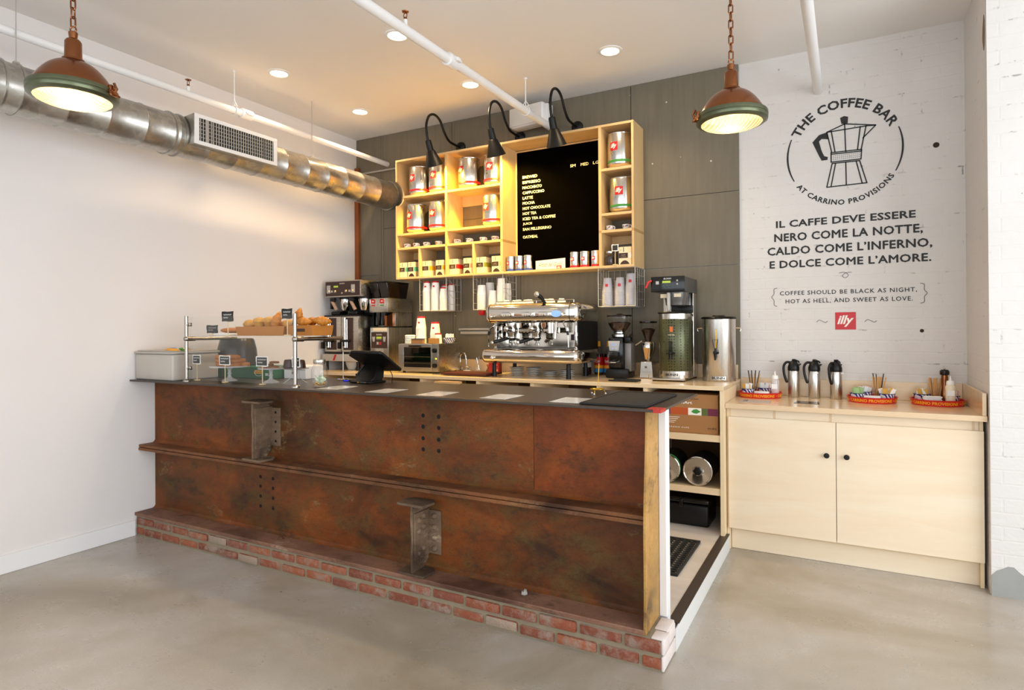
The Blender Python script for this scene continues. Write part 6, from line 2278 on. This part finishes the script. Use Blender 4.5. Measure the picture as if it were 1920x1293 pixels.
sc = [top[0] * .0 + (p + (sum(top, Vector()) / N - p) * .12) - nrm * .06 for p in top]
m.add(sc, [tuple(range(N))])
build('screen', m, 'blackg', t, smooth=0)
m = MB().prism([(-.055, .012), (.055, .012), (.07, .035), (.10, .145), (.06, .15), (-.02, .04)], -.055, .055, 'YZ')
m.v = [(x * (1.0 if z > .08 else 1.25), y, z) for x, y, z in m.v]
build('stand_neck', m, 'black', t, bevel=.004)
b = build('stand_base', MB().rbox(-.085, .085, -.075, .075, 0, .014, .005), 'black', t)
build('base_print', MB().rbox(-.02, -.008, -.0763, -.0748, .004, .010, .001, 1), 'amber', b)
build('base_print', scribble(MB(), .0, .05, .007, .004, -.0755), 'greymetal', b, smooth=0)
build('cable', MB().tube(smoothpts([(.10, .09, .08), (.13, .08, .04), (.15, .05, .0045), (.18, .02, .0042)], 5), .0025, 6), 'black', t)
build('swivel', MB().cyl((-.088, .0, .02), (-.088, .0, .055), .012, 12).cyl((-.084, .0, .05), (-.05, .02, .11), .008, 10), 'black', t)
M['bluelit'] = pm('lit_blue_led', '#3038e0', .4, emit='#2030ff', estr=1.2)
t = thing('card_reader', 'small dark card reader with a glowing blue edge beside the till', 'card reader', (-2.855, 3.02, TP))
build('reader_body', MB().rbox(-.03, .03, -.03, .03, .0, .010, .003), 'black', t)
build('light_edge', MB().rbox(-.022, .022, -.0315, -.029, .003, .007, .001, 1), 'bluelit', t)
t = thing('clear_sign_holder', 'clear stemmed sign holder standing left of the till', 'sign holder', (-2.985, 3.10, TP))
build('base', MB().lathe([(0, 0), (.042, 0), (.044, .003), (.03, .007), (.008, .010), (0, .010)], 28), 'chrome', t, smooth=50)
build('stem', MB().cyl((0, 0, .009), (0, 0, .185), .0035, 10), 'steel', t)
# loose menu sheets
o_ = ['nearest the glass tip jar', 'second from the tip jar', 'third from the tip jar', 'fourth from the tip jar', 'beside the black bar mat']
f = None
for i, (x, y, a) in enumerate([(-2.60, 2.655, .12), (-2.215, 2.63, .06), (-1.870, 2.625, .10), (-1.498, 2.645, .0), (-1.130, 2.65, .02)]):
    if f is None:
        f = thing('menu_sheet', 'x', 'paper', (x, y, TP - .0003), a, 'laminated sheets along the bar top')
        build('sheet', MB().box(-.072, .072, -.10, .10, 0, .0008), pm('laminated_paper', '#e8e4de', .12), f, smooth=0)
        m = MB()
        for q in range(9):
            m.box(-.05, .02 + .03 * ((q * 7) % 3 - 1), .07 - q * .016 - .003, .07 - q * .016, .0009, .001)
        build('print', m, 'greymetal', f, smooth=0)
        g = f
    else:
        g = dup(f, (x, y, TP - .0003), a)
    g['label'] = 'white laminated sheet on the bar, ' + o_[i]
m = MB().rbox(-1.038, -.738, 2.515, 3.045, TP + .0005, TP + .0085, .003)
t = thing('bar_mat', 'black rubber bar mat at the right end of the bar', 'mat', (0, 0, 0))
build('mat_body', m, 'rubber', t)
m = MB().box(-1.033, -.743, 2.520, 2.526, TP + .0085, TP + .0105).box(-1.033, -.743, 3.034, 3.04, TP + .0085, TP + .0105).box(-1.033, -1.027, 2.526, 3.034, TP + .0085, TP + .0105).box(-.749, -.743, 2.526, 3.034, TP + .0085, TP + .0105)
build('mat_rim', m, 'rubber', t)
t = thing('wire_ticket_stand', 'thin brass wire ticket holder standing behind the bar mat', 'ticket holder', (-1.112, 2.935, TP))
m = MB()
m.tube([(.034 * math.cos(R(a)) , .034 * math.sin(R(a)), .022 + .008 * a / 720) for a in range(0, 721, 15)], .002, 6)
build('coil', m, 'gold', t)
build('wire', MB().tube([(.034, 0, .030), (.012, 0, .034), (0.004, 0, .05), (.010, 0, .155)], .0018, 6), 'gold', t)
for k in range(3):
    a = R(30 + 120 * k)
    build('leg', MB().tube([(.034 * math.cos(a), .034 * math.sin(a), .022), (.042 * math.cos(a), .042 * math.sin(a), .004)], .0022, 6), 'gold', t)
    build('foot', MB().sph((.042 * math.cos(a), .042 * math.sin(a), .005), .0048, 8, 6), 'white', t)
single('kraft_folder', MB().prism([(-.09, -.03), (.09, -.03), (.075, .032), (-.075, .032)], 0, .012, 'XY'), pm('kraft_paper', '#d3a266', .7), 'folded kraft paper pad lying on the rear edge of the bar', 'paper pad', (-2.16, 3.148, TP))

# ================================================================ CONDIMENTS ON THE LOW CABINET
CTZ = WZ + .0006


def airpot(loc, label, rz=0.0):
    t = thing('coffee_carafe', label, 'carafe', loc, rz, 'steel carafes on the condiment counter')
    r = .0365
    build('carafe_body', MB().lathe([(0, .002), (r - .002, 0), (r, .003), (r, .178), (r - .002, .183)], 36), 'steel', t)
    build('collar', MB().lathe([(r - .001, .181), (r + .001, .185), (r + .001, .206), (r - .004, .222), (.022, .244), (.012, .250), (0, .251)], 32), 'black', t, smooth=45)
    build('thumb_lever', MB().rbox(-.010, .014, -.010, .010, .248, .262, .004).tube([(.01, 0, .255), (.03, 0, .246), (.036, 0, .235)], .006, 8), 'black', t)
    build('pour_spout', MB().prism([(r - .008, .206), (r + .012, .226), (r + .010, .232), (r - .014, .228)], -.008, .008), 'black', t, bevel=.002)
    build('handle', MB().tube(smoothpts([(-.020, 0, .238), (-.045, 0, .238), (-.062, 0, .21), (-.060, 0, .16), (-.048, 0, .115), (-.040, 0, .098)], 5), [.0085] * 24 + [.0075, .0065], 10), 'black', t)
    build('band_label', MB().box(.004, .026, -r - .0016, -r + .008, .168, .176), 'white', t, smooth=0)
    return t


airpot((-.331, 4.66, CTZ), 'steel carafe with black handle, leftmost of the three carafes')
airpot((-.203, 4.66, CTZ), 'steel carafe with black handle, middle of the three carafes')
airpot((-.072, 4.66, CTZ), 'steel carafe with black handle turned to the front, nearest the middle tray', R(50))

TR = .142


def tray(loc, off, label):
    t = thing('red_tray', label, 'tray', loc, 0, 'red round trays on the condiment counter')
    build('tray_body', MB().lathe([(0, .004), (TR - .012, .004), (TR - .006, .034), (TR + .001, .037), (TR + .003, .035), (TR - .002, .032), (TR - .008, .0), (0, 0)], 64), 'redtray', t, smooth=40)
    for s in range(3):
        def fn(x, y, z, s=s):
            a = off + s * PI * 2 / 3 + (x - .133) / TR
            rr = TR - .0065 + .006 * (y + .006) / .032 + z
            return (rr * math.sin(a), -rr * math.cos(a), .0075 + y)
        build('rim_lettering', MB().text('CARRINO PROVISIONS', fn, .266, .0195, depth=.0007, bold=.03, space=1.02), 'yellow', t, smooth=0)
        a = off + s * PI * 2 / 3 + PI / 3
        build('rim_dot', MB().sph(((TR - .003) * math.sin(a), -(TR - .003) * math.cos(a), .017), .0026, 6, 5), 'yellow', t)
    return t


T1c, T2c, T3c = (-.540, 4.583), (.132, 4.583), (.480, 4.583)
tray((*T1c, CTZ), -.10, 'red lettered tray beside the tall back counter, with clear squeeze bottle')
tray((*T2c, CTZ), -.08, 'red lettered tray in the middle, with green packets')
tray((*T3c, CTZ), -.22, 'red lettered tray at the right end, with amber squeeze bottle')
TB = CTZ + .0046
M['tanp'] = pm('tan_sugar_packet', '#d9a748', .6)
M['pinkp'] = pm('pink_packet', '#e3a99a', .6)
M['greenp'] = pm('green_packet', '#9dbb7c', .6)
M['woodstick'] = pm('wooden_stirrer', '#cf9a5a', .6)


def bowl_packets(x, y, r, h, mats, lab, plab, n, seed):
    h += .012
    bowl((x, y, TB), r, h, lab, 'bowl', 'patterned bowls on the red trays')
    packets(n, (x, y, TB), r * .74, h * .45, .060, mats, plab, 'packets: ' + plab, seed, .34, .024)


bowl_packets(-.612, 4.540, .044, .042, ['tanp', 'white'], 'blue and white bowl at the left front of the left tray', 'upright packet in the left front bowl of the left tray', 18, 1)
bowl_packets(-.515, 4.645, .046, .042, ['white', 'white', 'pinkp'], 'blue and white bowl at the back of the left tray', 'upright packet in the rear bowl of the left tray', 13, 2)
bowl_packets(.052, 4.560, .046, .038, ['greenp'], 'blue and white bowl of green packets on the middle tray', 'green packet in the left bowl of the middle tray', 11, 3)
bowl_packets(.090, 4.645, .048, .042, ['white', 'white', 'pinkp'], 'blue and white bowl of white packets on the middle tray', 'upright packet in the rear bowl of the middle tray', 13, 4)
bowl_packets(.214, 4.572, .047, .040, ['tanp', 'white'], 'blue and white bowl at the right of the middle tray', 'upright packet in the right bowl of the middle tray', 14, 5)
bowl_packets(.405, 4.625, .048, .042, ['tanp', 'white'], 'bowl behind the napkins on the right tray', 'upright packet behind the napkins on the right tray', 14, 6)
bowl_packets(.562, 4.602, .036, .040, ['pinkp', 'white'], 'small bowl behind the amber squeeze bottle', 'pink packet behind the amber squeeze bottle', 9, 7)


def stirrer_glass(x, y, kinds, lab, slab, seed):
    t = thing('stirrer_glass', lab, 'glass', (x, y, TB), 0, 'glasses of stirrers on the red trays')
    build('tumbler', MB().lathe([(0, .004), (.021, 0), (.024, .004), (.028, .085), (.026, .085), (.022, .008), (0, .008)], 24), 'glass', t, smooth=50)
    random.seed(seed)
    first = {}
    for i, mt in enumerate(kinds):
        a = i * 2.4
        rr = .004 + .012 * ((i * .618) % 1)
        nm = {'woodstick': 'wooden_stirrer', 'ink': 'dark_stirrer', 'blackm': 'dark_stirrer'}[mt]
        if mt not in first:
            m = MB().rbox(-.003, .003, -.001, .001, .010, .172 if mt != 'woodstick' else .150, .0008, 1)
            o = single(nm, m, mt, ('thin dark stirrer in ' if mt != 'woodstick' else 'flat wooden stirrer in ') + slab, 'stirrer', (0, 0, 0), 0, nm.replace('_', ' ') + 's in ' + slab)
            first[mt] = o
        else:
            o = first[mt].copy()
            COL.objects.link(o)
        o.location = (x + rr * math.cos(a), y + rr * math.sin(a), TB + .002)
        tilt = .07 + .15 * ((i * .618) % 1)
        o.rotation_euler = (-tilt * math.sin(a), tilt * math.cos(a), random.uniform(-.6, .6))
    return t


stirrer_glass(-.590, 4.640, ['ink'] * 7 + ['woodstick'] * 4, 'glass of dark and wooden stirrers on the left tray', 'the glass on the left tray', 2)
stirrer_glass(.168, 4.640, ['woodstick'] * 14 + ['ink'] * 3, 'glass of wooden stirrers on the middle tray', 'the glass on the middle tray', 3)
stirrer_glass(.474, 4.668, ['woodstick'] * 16, 'glass of wooden stirrers by the pepper mill on the right tray', 'the glass on the right tray', 4)
t = thing('pepper_mill', 'dark topped mill standing behind the amber squeeze bottle', 'mill', (.528, 4.672, TB))
build('mill_body', MB().lathe([(0, 0), (.022, 0), (.022, .05), (.016, .09), (.019, .14), (.018, .17), (0, .172)], 20), 'copper', t, smooth=50)
build('mill_top', MB().lathe([(.024, .1725), (.026, .178), (.026, .196), (.018, .205), (0, .206)], 20), 'smoke', t)
build('mill_knob', MB().sph((0, 0, .212), .006, 10, 6), 'chrome', t)


def squeeze(loc, body, liquid, lab, k):
    t = thing('squeeze_bottle', lab, 'bottle', loc, 0, 'squeeze bottles on the red trays')
    build('bottle_body', MB().lathe([(0, .002), (.024, 0), (.026, .004), (.026, .112), (.021, .124), (.016, .127)], 24), body, t, smooth=50)
    build('liquid', MB().lathe([(0, .004), (.0245, .005), (.0245, .048), (0, .048)], 20), liquid, t)
    build('cap', MB().lathe([(.0215, .124), (.022, .128), (.019, .146), (.006, .150), (.003, .176), (0, .176)], 20), 'white', t, smooth=40)
    build('label', MB().box(-.019, .017, -.0280, -.020, .058, .090), 'white', t, smooth=0)
    return t


squeeze((-.440, 4.560, TB), 'plasticc', 'pinkp', 'clear squeeze bottle with white label at the right of the left tray', 0)
squeeze((.540, 4.525, TB), pm('milky_plastic', '#e6d9bf', .4), pm('amber_syrup', '#a8641c', .2), 'cream squeeze bottle of amber syrup on the right tray', 1)


def napkins(x, y, n, rz, lab, grp):
    m = MB().rbox(-.046, .046, -.030, .030, 0, .0052, .0015, 1)
    f = single('paper_napkin', m, 'white', lab, 'napkin', (x, y, TB), rz, grp if n > 1 else None)
    random.seed(n)
    for i in range(1, n):
        c = f.copy()
        COL.objects.link(c)
        c.location = (x + random.uniform(-.004, .004), y + random.uniform(-.003, .003), TB + .0056 * i)
        c.rotation_euler = (0, 0, rz + random.uniform(-.08, .08))


napkins(-.518, 4.508, 7, .06, 'white napkin in the pile on the left tray', 'napkins on the left tray')
napkins(.133, 4.508, 7, -.05, 'white napkin in the pile on the middle tray', 'napkins on the middle tray')
napkins(.447, 4.518, 9, .05, 'white napkin in the stack beside the amber squeeze bottle', 'napkins on the right tray')
t = thing('counter_plaque', 'small black plaque lying on the counter before the carafes', 'plaque', (-.232, 4.345, CTZ))
build('plate', MB().prism([(-.073, -.062), (.073, -.062), (.065, .062), (-.062, .062)], 0, .002, 'XY'), 'blackg', t, smooth=0)
t = thing('counter_plaque', 'grey plaque lying on the counter before the left tray', 'plaque', (-.530, 4.285, CTZ))
build('plate', MB().prism([(-.095, -.07), (.095, -.07), (.085, .068), (-.09, .068)], 0, .002, 'XY'), 'greymetal', t, smooth=0)
build('print', MB().box(-.072, -.066, -.05, .05, .0021, .0024).box(-.06, -.05, -.05, .05, .0021, .0024), 'inkg', t, smooth=0)
